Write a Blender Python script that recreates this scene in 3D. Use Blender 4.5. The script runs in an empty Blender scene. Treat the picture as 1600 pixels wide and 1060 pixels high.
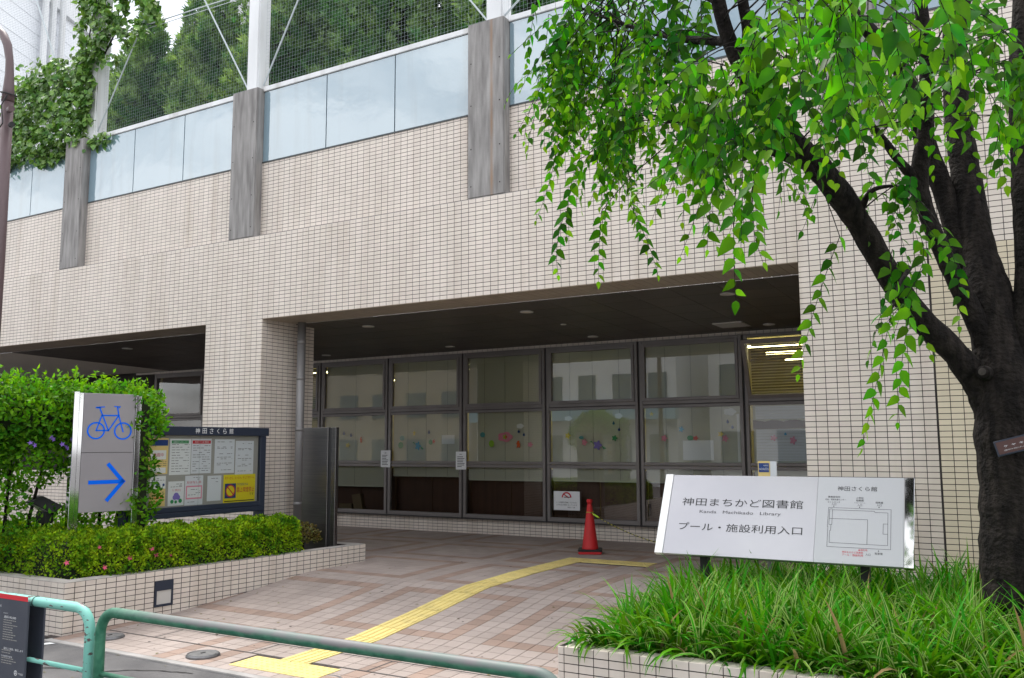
import bpy, bmesh, math, random
import numpy as np
from mathutils import Vector, Matrix

R_ = random.Random(7)
NR = np.random.default_rng(11)
SC = bpy.context.scene
COL = SC.collection
rad = math.radians

# ------------------------------------------------------------------ camera
CAM_LOC = Vector((0.0, 0.0, 1.70))
yaw, pitch, roll = 0.53565, 0.118614, -0.0047225
cy_, sy_ = math.cos(yaw), math.sin(yaw)
Fw = Vector((-sy_ * math.cos(pitch), cy_ * math.cos(pitch), math.sin(pitch)))
Rt0 = Vector((cy_, sy_, 0))
Up0 = Rt0.cross(Fw)
Rt = Rt0 * math.cos(roll) + Up0 * math.sin(roll)
Up = -Rt0 * math.sin(roll) + Up0 * math.cos(roll)
cd = bpy.data.cameras.new('camera')
cam = bpy.data.objects.new('camera', cd)
COL.objects.link(cam)
cam.matrix_world = Matrix(((Rt.x, Up.x, -Fw.x, CAM_LOC.x), (Rt.y, Up.y, -Fw.y, CAM_LOC.y), (Rt.z, Up.z, -Fw.z, CAM_LOC.z), (0, 0, 0, 1)))
cd.sensor_width = 36.0
cd.lens = 1389.3 / 1600 * 36.0
cd.clip_start = 0.05
cd.clip_end = 3000
SC.camera = cam

# ------------------------------------------------------------------ world, sun, exposure
SUN_EL, SUN_AZ = 60.0, 300.0          # degrees; azimuth clockwise from +Y
w = bpy.data.worlds.new('World')
SC.world = w
w.use_nodes = True
nt = w.node_tree
nt.nodes.clear()
wo = nt.nodes.new('ShaderNodeOutputWorld')
bg = nt.nodes.new('ShaderNodeBackground')
sky = nt.nodes.new('ShaderNodeTexSky')
sky.sky_type = 'NISHITA'
sky.sun_disc = False
sky.sun_elevation = rad(SUN_EL)
sky.sun_rotation = rad(SUN_AZ)
sky.air_density = 1.0
sky.dust_density = 2.5
sky.ozone_density = 1.2
tc = nt.nodes.new('ShaderNodeTexCoord')
mp = nt.nodes.new('ShaderNodeMapping')
mp.inputs['Scale'].default_value = (1.0, 1.0, 2.4)
nz = nt.nodes.new('ShaderNodeTexNoise')
nz.inputs['Scale'].default_value = 2.1
nz.inputs['Detail'].default_value = 7
nz.inputs['Roughness'].default_value = 0.55
rp = nt.nodes.new('ShaderNodeValToRGB')
rp.color_ramp.elements[0].position = 0.40
rp.color_ramp.elements[0].color = (0.28, 0.28, 0.28, 1)
rp.color_ramp.elements[1].position = 0.58
mx = nt.nodes.new('ShaderNodeMix')
mx.data_type = 'RGBA'
mx.inputs['B'].default_value = (18.0, 18.2, 18.6, 1)      # thin bright cloud, same units as the sky texture
nt.links.new(tc.outputs['Generated'], mp.inputs['Vector'])
nt.links.new(mp.outputs['Vector'], nz.inputs['Vector'])
nt.links.new(nz.outputs['Fac'], rp.inputs['Fac'])
nt.links.new(rp.outputs['Color'], mx.inputs['Factor'])
nt.links.new(sky.outputs['Color'], mx.inputs['A'])
nt.links.new(mx.outputs['Result'], bg.inputs['Color'])
bg.inputs['Strength'].default_value = 0.10
nt.links.new(bg.outputs['Background'], wo.inputs['Surface'])

sd = bpy.data.lights.new('sun', 'SUN')
sd.energy = 2.8
sd.angle = rad(16)
sd.color = (1.0, 0.96, 0.90)
sun = bpy.data.objects.new('sun', sd)
COL.objects.link(sun)
a, e = rad(SUN_AZ), rad(SUN_EL)
to_sun = Vector((math.sin(a) * math.cos(e), math.cos(a) * math.cos(e), math.sin(e)))
sun.rotation_euler = to_sun.to_track_quat('Z', 'Y').to_euler()
sun.location = (-6, -4, 20)

SC.view_settings.view_transform = 'Standard'
SC.view_settings.look = 'None'
SC.view_settings.gamma = 1.0
SC.view_settings.use_curve_mapping = False
SC.view_settings.exposure = 0.54
SC.cycles.max_bounces = 8
SC.cycles.diffuse_bounces = 4
SC.cycles.glossy_bounces = 4
SC.cycles.transparent_max_bounces = 24
SC.cycles.use_denoising = True
SC.cycles.use_adaptive_sampling = True
SC.cycles.adaptive_threshold = 0.012

# ------------------------------------------------------------------ materials
def srgb(r, g, b):
    f = lambda c: c / 12.92 if c <= 0.04045 else ((c + 0.055) / 1.055) ** 2.4
    return (f(r / 255), f(g / 255), f(b / 255))

def mat(name, col, rough=0.6, metal=0.0, col2=None, nscale=6.0, stretch=(1, 1, 1), island=0.0, bump=0.0, bscale=60.0,
        spec=0.5, emit=None, estr=0.0, trans=0.0, tcol=None, detail=5, lo=0.35, hi=0.65, coat=0.0, hue=0.0, bdist=0.01, ior=1.5):
    m = bpy.data.materials.new(name)
    m.use_nodes = True
    n = m.node_tree
    L = n.links
    p = n.nodes['Principled BSDF']
    p.inputs['Roughness'].default_value = rough
    p.inputs['Metallic'].default_value = metal
    p.inputs['Specular IOR Level'].default_value = spec
    p.inputs['Coat Weight'].default_value = coat
    p.inputs['IOR'].default_value = ior
    geo = n.nodes.new('ShaderNodeNewGeometry')
    c = (*col, 1)
    out = None
    if col2 is not None:
        mpn = n.nodes.new('ShaderNodeMapping')
        mpn.inputs['Scale'].default_value = stretch
        L.new(geo.outputs['Position'], mpn.inputs['Vector'])
        no = n.nodes.new('ShaderNodeTexNoise')
        no.inputs['Scale'].default_value = nscale
        no.inputs['Detail'].default_value = detail
        L.new(mpn.outputs['Vector'], no.inputs['Vector'])
        r = n.nodes.new('ShaderNodeValToRGB')
        r.color_ramp.elements[0].position = lo
        r.color_ramp.elements[1].position = hi
        r.color_ramp.elements[0].color = c
        r.color_ramp.elements[1].color = (*col2, 1)
        L.new(no.outputs['Fac'], r.inputs['Fac'])
        out = r.outputs['Color']
    if island:
        hs = n.nodes.new('ShaderNodeHueSaturation')
        oi = n.nodes.new('ShaderNodeObjectInfo')
        ad = n.nodes.new('ShaderNodeMath')
        ad.operation = 'ADD'
        L.new(geo.outputs['Random Per Island'], ad.inputs[0])
        L.new(oi.outputs['Random'], ad.inputs[1])
        fr = n.nodes.new('ShaderNodeMath')
        fr.operation = 'FRACT'
        L.new(ad.outputs[0], fr.inputs[0])
        mr = n.nodes.new('ShaderNodeMapRange')
        mr.inputs['To Min'].default_value = 1 - island
        mr.inputs['To Max'].default_value = 1 + island
        L.new(fr.outputs[0], mr.inputs['Value'])
        L.new(mr.outputs['Result'], hs.inputs['Value'])
        if hue:
            mr2 = n.nodes.new('ShaderNodeMapRange')
            mr2.inputs['To Min'].default_value = 0.5 - hue
            mr2.inputs['To Max'].default_value = 0.5 + hue
            ml = n.nodes.new('ShaderNodeMath')
            ml.operation = 'MULTIPLY'
            ml.inputs[1].default_value = 7.31
            L.new(fr.outputs[0], ml.inputs[0])
            f2 = n.nodes.new('ShaderNodeMath')
            f2.operation = 'FRACT'
            L.new(ml.outputs[0], f2.inputs[0])
            L.new(f2.outputs[0], mr2.inputs['Value'])
            L.new(mr2.outputs['Result'], hs.inputs['Hue'])
        if out is None:
            hs.inputs['Color'].default_value = c
        else:
            L.new(out, hs.inputs['Color'])
        out = hs.outputs['Color']
    if out is None:
        p.inputs['Base Color'].default_value = c
    else:
        L.new(out, p.inputs['Base Color'])
    if bump:
        nb = n.nodes.new('ShaderNodeTexNoise')
        nb.inputs['Scale'].default_value = bscale
        nb.inputs['Detail'].default_value = 4
        L.new(geo.outputs['Position'], nb.inputs['Vector'])
        b = n.nodes.new('ShaderNodeBump')
        b.inputs['Strength'].default_value = bump
        b.inputs['Distance'].default_value = bdist
        L.new(nb.outputs['Fac'], b.inputs['Height'])
        L.new(b.outputs['Normal'], p.inputs['Normal'])
    if emit is not None:
        p.inputs['Emission Color'].default_value = (*emit, 1)
        p.inputs['Emission Strength'].default_value = estr
    if trans:
        t = n.nodes.new('ShaderNodeBsdfTranslucent')
        ms = n.nodes.new('ShaderNodeMixShader')
        ms.inputs['Fac'].default_value = trans
        gm = n.nodes.new('ShaderNodeMix')
        gm.data_type = 'RGBA'
        gm.blend_type = 'MULTIPLY'
        gm.inputs['Factor'].default_value = 1.0
        gm.inputs['B'].default_value = (*(tcol or (1.6, 1.7, 0.5)), 1)
        if out is None:
            gm.inputs['A'].default_value = c
        else:
            L.new(out, gm.inputs['A'])
        L.new(gm.outputs['Result'], t.inputs['Color'])
        L.new(p.outputs['BSDF'], ms.inputs[1])
        L.new(t.outputs['BSDF'], ms.inputs[2])
        L.new(ms.outputs['Shader'], n.nodes['Material Output'].inputs['Surface'])
    return m

def glass_mat(name, tint, ior=1.5, boost=1.0, rough=0.0):
    m = bpy.data.materials.new(name)
    m.use_nodes = True
    n = m.node_tree
    n.nodes.clear()
    o = n.nodes.new('ShaderNodeOutputMaterial')
    t = n.nodes.new('ShaderNodeBsdfTransparent')
    t.inputs['Color'].default_value = (*tint, 1)
    g = n.nodes.new('ShaderNodeBsdfGlossy')
    g.inputs['Roughness'].default_value = rough
    f = n.nodes.new('ShaderNodeFresnel')
    f.inputs['IOR'].default_value = ior
    mu = n.nodes.new('ShaderNodeMath')
    mu.operation = 'MULTIPLY'
    mu.use_clamp = True
    mu.inputs[1].default_value = boost
    s = n.nodes.new('ShaderNodeMixShader')
    n.links.new(f.outputs['Fac'], mu.inputs[0])
    n.links.new(mu.outputs[0], s.inputs['Fac'])
    n.links.new(t.outputs['BSDF'], s.inputs[1])
    n.links.new(g.outputs['BSDF'], s.inputs[2])
    n.links.new(s.outputs['Shader'], o.inputs['Surface'])
    return m

M = {}
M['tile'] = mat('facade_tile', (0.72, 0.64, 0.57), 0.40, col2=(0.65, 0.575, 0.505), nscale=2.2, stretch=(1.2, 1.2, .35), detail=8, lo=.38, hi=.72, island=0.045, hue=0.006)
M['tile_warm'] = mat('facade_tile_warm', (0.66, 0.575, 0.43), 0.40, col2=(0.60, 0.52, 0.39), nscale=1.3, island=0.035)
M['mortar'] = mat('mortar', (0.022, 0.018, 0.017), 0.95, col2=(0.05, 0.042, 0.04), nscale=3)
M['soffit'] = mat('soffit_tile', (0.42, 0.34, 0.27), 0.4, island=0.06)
M['concrete'] = mat('stained_concrete', (0.36, 0.345, 0.335), 0.85, col2=(0.13, 0.122, 0.118), nscale=8, stretch=(1.7, 1.7, 0.22), detail=14, lo=0.30, hi=0.76, bump=0.25, bscale=40)
M['panel'] = mat('parapet_panel', (0.22, 0.32, 0.38), 0.02, spec=0.5, col2=(0.20, 0.30, 0.36), nscale=0.8, ior=2.45, bump=.12, bscale=2.2, bdist=.03)
M['white_metal'] = mat('white_painted_metal', (0.74, 0.75, 0.76), 0.4, col2=(0.64, 0.65, 0.66), nscale=3, stretch=(1, 1, 0.3))
M['dark_strip'] = mat('dark_strip', (0.05, 0.06, 0.065), 0.5)
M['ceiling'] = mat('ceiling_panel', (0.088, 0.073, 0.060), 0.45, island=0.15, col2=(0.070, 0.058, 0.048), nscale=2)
M['ceiling_gap'] = mat('ceiling_gap', (0.62, 0.57, 0.50), 0.8)  # pale colour stands in for panel edges catching the light
M['fixture'] = mat('light_fixture', (0.55, 0.53, 0.50), 0.4)
M['frame'] = mat('bronze_window_frame', (0.22, 0.20, 0.195), 0.42, metal=0.25, col2=(0.19, 0.17, 0.165), nscale=3)
M['cord'] = mat('blind_cord', (0.22, 0.22, 0.2), .7)
M['frame_dark'] = mat('dark_window_gap', (0.03, 0.027, 0.026), 0.5)
M['glass'] = glass_mat('window_glass', (0.88, 0.90, 0.88), 1.52, 2.8)
M['board_glass'] = glass_mat('board_glass', (0.93, 0.95, 0.94), 1.45, 0.8)
M['blind'] = mat('blind_slat', (0.55, 0.55, 0.48), 0.5)
M['blind_yellow'] = mat('blind_slat_yellow', (0.30, 0.27, 0.06), 0.5)
M['brown_board'] = mat('brown_board', (0.105, 0.050, 0.032), 0.5, col2=(0.085, 0.040, 0.026), nscale=2, stretch=(6, 6, 0.6))
M['room'] = mat('room_wall', (0.60, 0.55, 0.26), 0.8)
M['room_floor'] = mat('room_floor', (0.25, 0.19, 0.13), 0.7)
M['lamp'] = mat('fluorescent_tube', (0.9, 0.9, 0.8), 0.5, emit=(1.0, 0.88, 0.42), estr=10.0)
M['roof'] = mat('roof_deck', (0.25, 0.25, 0.24), 0.9)
M['asphalt'] = mat('asphalt', (0.165, 0.16, 0.16), 0.9, col2=(0.095, 0.092, 0.095), nscale=2.4, bump=0.8, bscale=260, detail=10, lo=0.3, hi=0.7)
M['crack'] = mat('crack', (0.035, 0.033, 0.032), 0.95)
M['paver'] = mat('paver', (0.39, 0.325, 0.295), 0.8, col2=(0.34, 0.28, 0.25), nscale=1.2, detail=4, island=0.08, bump=0.3, bscale=300)
M['paver_brown'] = mat('paver_brown', (0.33, 0.235, 0.19), 0.8, col2=(0.29, 0.205, 0.165), nscale=1.2, detail=4, island=0.13, bump=0.3, bscale=300)
M['paver_joint'] = mat('paver_joint', (0.055, 0.042, 0.038), 0.95)
M['litter'] = mat('fallen_leaf', (0.20, 0.12, 0.04), 0.8, col2=(0.12, 0.15, 0.03), nscale=40, island=.4)
M['kerb'] = mat('concrete_kerb', (0.40, 0.38, 0.37), 0.9, col2=(0.29, 0.28, 0.27), nscale=5, bump=0.3, bscale=120)
M['tactile'] = mat('tactile_yellow', (0.72, 0.58, 0.21), 0.7, col2=(0.52, 0.42, 0.17), nscale=9, detail=9, lo=.45, hi=.8, island=0.05)
M['steel_slot'] = mat('drain_slot', (0.05, 0.05, 0.05), 0.7)
M['soil'] = mat('soil', (0.035, 0.025, 0.018), 1.0, col2=(0.06, 0.045, 0.03), nscale=20)
M['bark'] = mat('tree_bark', (0.007, 0.0055, 0.005), 0.9, col2=(0.034, 0.027, 0.023), nscale=9, stretch=(2.4, 2.4, 0.5), detail=10, lo=0.40, hi=0.80, bump=1.0, bscale=28, bdist=.03, spec=.2)
M['bark_scar'] = mat('pruning_scar', (0.05, 0.042, 0.036), 0.9, col2=(0.02, 0.016, 0.014), nscale=30)
M['leaf'] = mat('tree_leaf', (0.020, 0.110, 0.004), 0.5, col2=(0.080, 0.265, 0.004), nscale=2.2, island=0.55, hue=0.02, trans=0.45, tcol=(2.1, 2.0, 0.35), lo=0.40, hi=0.62, spec=.14)
M['leaf_young'] = mat('young_leaf', (0.14, 0.32, 0.012), 0.5, island=0.25, hue=0.015, trans=0.45, tcol=(1.7, 1.7, 0.4), spec=.15)
M['hedge'] = mat('azalea_leaf', (0.065, 0.195, 0.008), 0.5, col2=(0.30, 0.43, 0.014), nscale=9, island=0.55, hue=0.018, trans=0.32, spec=.12, tcol=(1.7, 1.7, .35))
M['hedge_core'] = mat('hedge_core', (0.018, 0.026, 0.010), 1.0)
M['shrub'] = mat('shrub_leaf', (0.045, 0.165, 0.008), 0.5, col2=(0.125, 0.31, 0.010), nscale=4, island=0.5, hue=0.02, trans=0.36, spec=.15, tcol=(1.7, 1.7, .4))
M['red_shrub'] = mat('reddish_leaf', (0.16, 0.09, 0.025), 0.5, col2=(0.10, 0.12, 0.02), nscale=12, island=0.4, trans=0.25)
M['ivy'] = mat('ivy_leaf', (0.045, 0.135, 0.018), 0.35, col2=(0.20, 0.33, 0.09), nscale=9, island=0.55, hue=0.015, trans=0.25, spec=.4)
M['conifer'] = mat('conifer_spray', (0.045, 0.115, 0.040), 0.7, col2=(0.22, 0.32, 0.13), nscale=1.5, detail=7, island=0.5, trans=0.3, spec=.15, lo=.42, hi=.64)  # noise paints paler, sunlit-looking clumps into the spray colour
M['conifer_fresh'] = mat('conifer_fresh', (0.05, 0.23, 0.015), 0.6, island=0.4, trans=0.25, spec=.2)
M['pink'] = mat('pink_petal', (0.72, 0.10, 0.20), 0.5, island=0.2, trans=0.3, tcol=(1.2, 0.9, 0.9))
M['purple'] = mat('purple_petal', (0.33, 0.18, 0.70), 0.5, island=0.2, trans=0.3, tcol=(1, 1, 1.1))
M['steel'] = mat('brushed_steel', (0.16, 0.155, 0.155), 0.28, metal=0.9, col2=(0.12, 0.118, 0.12), nscale=10, stretch=(0.3, 0.3, 18))
M['steel_sign'] = mat('satin_steel_face', (0.29, 0.272, 0.285), 0.45, metal=0.3, col2=(0.26, 0.245, 0.26), nscale=2)
M['mirror_steel'] = mat('mirror_steel', (0.62, 0.62, 0.62), 0.06, metal=1.0)
M['sign_face'] = mat('silver_sign_face', (0.52, 0.51, 0.535), 0.30, metal=0.3, col2=(0.46, 0.45, 0.485), nscale=1.4)
M['sign_face2'] = mat('white_sign_face', (0.46, 0.465, 0.49), 0.5)
M['blue'] = mat('sign_blue', (0.0, 0.13, 0.80), 0.5, spec=.1)
M['ink'] = mat('black_ink', (0.02, 0.02, 0.022), 0.6)
M['grey_ink'] = mat('grey_ink', (0.07, 0.07, 0.075), 0.6)
M['red_ink'] = mat('red_ink', (0.55, 0.03, 0.05), 0.6)
M['white'] = mat('white_paper', (0.78, 0.79, 0.80), 0.7)
M['paper'] = mat('notice_paper', (0.72, 0.74, 0.78), 0.7)
M['yellow'] = mat('yellow_paper', (0.80, 0.68, 0.02), 0.6)
M['cream'] = mat('cream_paper', (0.78, 0.60, 0.24), 0.6)
M['green_p'] = mat('green_paper', (0.03, 0.28, 0.09), 0.6)
M['lime_p'] = mat('lime_paper', (0.32, 0.55, 0.05), 0.6)
M['teal_p'] = mat('teal_paper', (0.12, 0.36, 0.38), 0.6)
M['sky_p'] = mat('sky_blue_paper', (0.06, 0.35, 0.58), 0.6)
M['navy'] = mat('navy_paint', (0.020, 0.028, 0.05), 0.5)
M['navy_p'] = mat('navy_paper', (0.012, 0.05, 0.22), 0.6)
M['orange_p'] = mat('orange_paper', (0.80, 0.12, 0.02), 0.6)
M['pink_p'] = mat('pink_paper', (0.75, 0.26, 0.36), 0.6)
M['purple_p'] = mat('purple_paper', (0.24, 0.18, 0.55), 0.6)
M['yellow_p'] = mat('yellow_shape_paper', (0.78, 0.60, 0.05), 0.6)
M['red_p'] = mat('red_paper', (0.68, 0.08, 0.05), 0.6)
M['board_back'] = mat('board_back', (0.36, 0.35, 0.32), 0.8)
M['slate'] = mat('slate_board', (0.045, 0.052, 0.072), 0.55, col2=(0.055, 0.062, 0.082), nscale=8)
M['red_band'] = mat('red_band', (0.62, 0.015, 0.03), 0.5)
M['cone_red'] = mat('cone_red', (0.56, 0.014, 0.018), 0.55, col2=(0.40, 0.02, 0.02), nscale=14, stretch=(1, 1, .3), detail=8, lo=.45, hi=.75)
M['black'] = mat('black_rubber', (0.015, 0.015, 0.016), 0.6)
M['rope'] = mat('rope_yellow', (0.42, 0.40, 0.05), 0.7)
M['lime'] = mat('lime_tag', (0.45, 0.75, 0.05), 0.5)
M['pipe'] = mat('grey_pipe', (0.27, 0.26, 0.26), 0.45, metal=0.2, col2=(0.23, 0.22, 0.22), nscale=2)
M['teal'] = mat('teal_paint', (0.20, 0.52, 0.44), 0.5, col2=(0.11, 0.075, 0.075), nscale=26, stretch=(.35, 1, 1), detail=7, lo=0.60, hi=0.62, bump=0.15, bscale=30)
M['green'] = mat('green_paint', (0.012, 0.12, 0.068), 0.55, col2=(0.05, 0.20, 0.12), nscale=20)
M['lamp_brown'] = mat('brown_pole', (0.115, 0.075, 0.078), 0.5)
M['iron'] = mat('cast_iron', (0.19, 0.19, 0.195), 0.5, metal=0.6, col2=(0.13, 0.13, 0.135), nscale=20)
M['net'] = mat('net_wire', (0.32, 0.38, 0.40), 0.6)
M['wire'] = mat('guy_wire', (0.45, 0.50, 0.52), 0.5, metal=0.3)
M['wbuild'] = mat('white_building_wall', (0.82, 0.84, 0.87), 0.7, col2=(0.76, 0.78, 0.82), nscale=0.5)
M['gbuild'] = mat('grey_building_wall', (0.45, 0.45, 0.47), 0.7)
M['opp'] = mat('opposite_wall', (0.80, 0.81, 0.83), 0.7, col2=(0.74, 0.75, 0.77), nscale=0.6)
M['opp2'] = mat('opposite_wall_tan', (0.42, 0.37, 0.31), 0.7, col2=(0.36, 0.32, 0.27), nscale=0.6)
M['opp_win'] = mat('opposite_window', (0.10, 0.14, 0.18), 0.15)
M['opp_blue'] = mat('opposite_blue_band', (0.30, 0.48, 0.58), 0.5)
M['plate'] = mat('brown_plate', (0.075, 0.030, 0.026), 0.4)
M['cardboard'] = mat('cardboard', (0.22, 0.16, 0.09), 0.8)

def worn_green():
    m = M['green']
    n = m.node_tree
    L = n.links
    p = n.nodes['Principled BSDF']
    src = p.inputs['Base Color'].links[0].from_socket
    geo = n.nodes.new('ShaderNodeNewGeometry')
    sx = n.nodes.new('ShaderNodeSeparateXYZ')
    L.new(geo.outputs['Normal'], sx.inputs[0])
    sp = n.nodes.new('ShaderNodeSeparateXYZ')
    L.new(geo.outputs['Position'], sp.inputs[0])
    no = n.nodes.new('ShaderNodeTexNoise')
    no.inputs['Scale'].default_value = 22
    no.inputs['Detail'].default_value = 8
    mpn = n.nodes.new('ShaderNodeMapping')
    mpn.inputs['Scale'].default_value = (0.35, 1, 1)
    L.new(geo.outputs['Position'], mpn.inputs['Vector'])
    L.new(mpn.outputs['Vector'], no.inputs['Vector'])
    ad = n.nodes.new('ShaderNodeMath')
    ad.operation = 'ADD'
    L.new(sx.outputs['Z'], ad.inputs[0])
    L.new(no.outputs['Fac'], ad.inputs[1])
    mr = n.nodes.new('ShaderNodeMapRange')
    mr.inputs['From Min'].default_value = 0.30
    mr.inputs['From Max'].default_value = 0.85
    L.new(ad.outputs[0], mr.inputs['Value'])
    # the worn primer shows more towards the middle of the bay
    mr2 = n.nodes.new('ShaderNodeMapRange')
    mr2.inputs['From Min'].default_value = -4.75
    mr2.inputs['From Max'].default_value = -4.2
    L.new(sp.outputs['X'], mr2.inputs['Value'])
    mu = n.nodes.new('ShaderNodeMath')
    mu.operation = 'MULTIPLY'
    L.new(mr.outputs[0], mu.inputs[0])
    L.new(mr2.outputs[0], mu.inputs[1])
    mxn = n.nodes.new('ShaderNodeMix')
    mxn.data_type = 'RGBA'
    L.new(mu.outputs[0], mxn.inputs['Factor'])
    L.new(src, mxn.inputs['A'])
    no2 = n.nodes.new('ShaderNodeTexNoise')
    no2.inputs['Scale'].default_value = 7
    r2 = n.nodes.new('ShaderNodeValToRGB')
    r2.color_ramp.elements[0].color = (0.12, 0.155, 0.14, 1)
    r2.color_ramp.elements[1].color = (0.155, 0.148, 0.15, 1)
    r2.color_ramp.elements[0].position = 0.4
    r2.color_ramp.elements[1].position = 0.6
    L.new(geo.outputs['Position'], no2.inputs['Vector'])
    L.new(no2.outputs['Fac'], r2.inputs['Fac'])
    L.new(r2.outputs['Color'], mxn.inputs['B'])
    L.new(mxn.outputs['Result'], p.inputs['Base Color'])
worn_green()

def striped_blade(name, green, edge):
    m = mat(name, green, 0.45, island=0.5, hue=0.03, spec=.15)
    n = m.node_tree
    L = n.links
    p = n.nodes['Principled BSDF']
    hs_out = p.inputs['Base Color'].links[0].from_socket
    uv = n.nodes.new('ShaderNodeUVMap')
    sx = n.nodes.new('ShaderNodeSeparateXYZ')
    L.new(uv.outputs['UV'], sx.inputs[0])
    r = n.nodes.new('ShaderNodeValToRGB')
    r.color_ramp.elements[0].position = 0.16
    r.color_ramp.elements[0].color = (1, 1, 1, 1)
    r.color_ramp.elements[1].position = 0.34
    r.color_ramp.elements[1].color = (0, 0, 0, 1)
    for pos, v in ((0.66, 0), (0.84, 1)):
        el = r.color_ramp.elements.new(pos)
        el.color = (v, v, v, 1)
    L.new(sx.outputs['X'], r.inputs['Fac'])
    geo = n.nodes.new('ShaderNodeNewGeometry')
    th = n.nodes.new('ShaderNodeMath')
    th.operation = 'LESS_THAN'
    th.inputs[1].default_value = 0.28
    L.new(geo.outputs['Random Per Island'], th.inputs[0])
    mu = n.nodes.new('ShaderNodeMath')
    mu.operation = 'MULTIPLY'
    L.new(r.outputs['Color'], mu.inputs[0])
    L.new(th.outputs[0], mu.inputs[1])
    mxn = n.nodes.new('ShaderNodeMix')
    mxn.data_type = 'RGBA'
    L.new(mu.outputs[0], mxn.inputs['Factor'])
    L.new(hs_out, mxn.inputs['A'])
    mxn.inputs['B'].default_value = (*edge, 1)
    gt = n.nodes.new('ShaderNodeMath')
    gt.operation = 'GREATER_THAN'
    gt.inputs[1].default_value = 0.982
    L.new(geo.outputs['Random Per Island'], gt.inputs[0])
    dead = n.nodes.new('ShaderNodeMix')
    dead.data_type = 'RGBA'
    L.new(gt.outputs[0], dead.inputs['Factor'])
    L.new(mxn.outputs['Result'], dead.inputs['A'])
    dead.inputs['B'].default_value = (0.34, 0.24, 0.11, 1)
    mxn = dead
    L.new(mxn.outputs['Result'], p.inputs['Base Color'])
    t = n.nodes.new('ShaderNodeBsdfTranslucent')
    L.new(mxn.outputs['Result'], t.inputs['Color'])
    ms = n.nodes.new('ShaderNodeMixShader')
    ms.inputs['Fac'].default_value = 0.34
    L.new(p.outputs['BSDF'], ms.inputs[1])
    L.new(t.outputs['BSDF'], ms.inputs[2])
    L.new(ms.outputs['Shader'], n.nodes['Material Output'].inputs['Surface'])
    return m
M['blade'] = striped_blade('striped_grass_blade', (0.070, 0.255, 0.005), (0.34, 0.48, 0.14))

def rusty_concrete(m, xs):
    # run-down rust streaks with a place of their own on the concrete
    n = m.node_tree
    L = n.links
    p = n.nodes['Principled BSDF']
    src = p.inputs['Base Color'].links[0].from_socket
    geo = n.nodes.new('ShaderNodeNewGeometry')
    sp = n.nodes.new('ShaderNodeSeparateXYZ')
    L.new(geo.outputs['Position'], sp.inputs[0])
    no = n.nodes.new('ShaderNodeTexNoise')
    no.inputs['Scale'].default_value = 3
    L.new(geo.outputs['Position'], no.inputs['Vector'])
    prev = src
    for x, wd, amt in xs:
        su = n.nodes.new('ShaderNodeMath')
        su.operation = 'SUBTRACT'
        su.inputs[1].default_value = x
        L.new(sp.outputs['X'], su.inputs[0])
        ab = n.nodes.new('ShaderNodeMath')
        ab.operation = 'ABSOLUTE'
        L.new(su.outputs[0], ab.inputs[0])
        mr = n.nodes.new('ShaderNodeMapRange')
        mr.inputs['From Min'].default_value = 0
        mr.inputs['From Max'].default_value = wd
        mr.inputs['To Min'].default_value = amt
        mr.inputs['To Max'].default_value = 0
        L.new(ab.outputs[0], mr.inputs['Value'])
        mu = n.nodes.new('ShaderNodeMath')
        mu.operation = 'MULTIPLY'
        L.new(mr.outputs[0], mu.inputs[0])
        L.new(no.outputs['Fac'], mu.inputs[1])
        mxn = n.nodes.new('ShaderNodeMix')
        mxn.data_type = 'RGBA'
        L.new(mu.outputs[0], mxn.inputs['Factor'])
        L.new(prev, mxn.inputs['A'])
        mxn.inputs['B'].default_value = (0.34, 0.19, 0.09, 1)
        prev = mxn.outputs['Result']
    L.new(prev, p.inputs['Base Color'])
def add_streaks(m, amt=.78):
    # run-down dirt: narrow vertical streaks, on top of the material's own colour
    n = m.node_tree
    L = n.links
    p = n.nodes['Principled BSDF']
    src = p.inputs['Base Color'].links[0].from_socket
    geo = n.nodes.new('ShaderNodeNewGeometry')
    mpn = n.nodes.new('ShaderNodeMapping')
    mpn.inputs['Scale'].default_value = (1, 1, .07)
    L.new(geo.outputs['Position'], mpn.inputs['Vector'])
    no = n.nodes.new('ShaderNodeTexNoise')
    no.inputs['Scale'].default_value = 5.5
    no.inputs['Detail'].default_value = 6
    L.new(mpn.outputs['Vector'], no.inputs['Vector'])
    r = n.nodes.new('ShaderNodeValToRGB')
    r.color_ramp.elements[0].position = .50
    r.color_ramp.elements[0].color = (1, 1, 1, 1)
    r.color_ramp.elements[1].position = .78
    r.color_ramp.elements[1].color = (amt, amt * .97, amt * .93, 1)
    L.new(no.outputs['Fac'], r.inputs['Fac'])
    mu = n.nodes.new('ShaderNodeMix')
    mu.data_type = 'RGBA'
    mu.blend_type = 'MULTIPLY'
    mu.inputs['Factor'].default_value = 1
    L.new(src, mu.inputs['A'])
    L.new(r.outputs['Color'], mu.inputs['B'])
    L.new(mu.outputs['Result'], p.inputs['Base Color'])
add_streaks(M['tile'], .86)
add_streaks(M['white_metal'], .7)
add_streaks(M['panel'], .86)
rusty_concrete(M['concrete'], [(-5.285, 0.030, 1.1)])

# ------------------------------------------------------------------ mesh helpers
def tag(o, label=None, cat=None, group=None, kind=None):
    if label: o['label'] = label
    if cat: o['category'] = cat
    if group: o['group'] = group
    if kind: o['kind'] = kind
    return o

def thing(name, label, cat, loc=(0, 0, 0), group=None):
    o = bpy.data.objects.new(name, None)
    o.empty_display_size = 0.1
    COL.objects.link(o)
    o.location = loc
    return tag(o, label, cat, group)

def worg(o):
    v = Vector((0, 0, 0))
    while o is not None:
        v += Vector(o.location)
        o = o.parent
    return v

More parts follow.
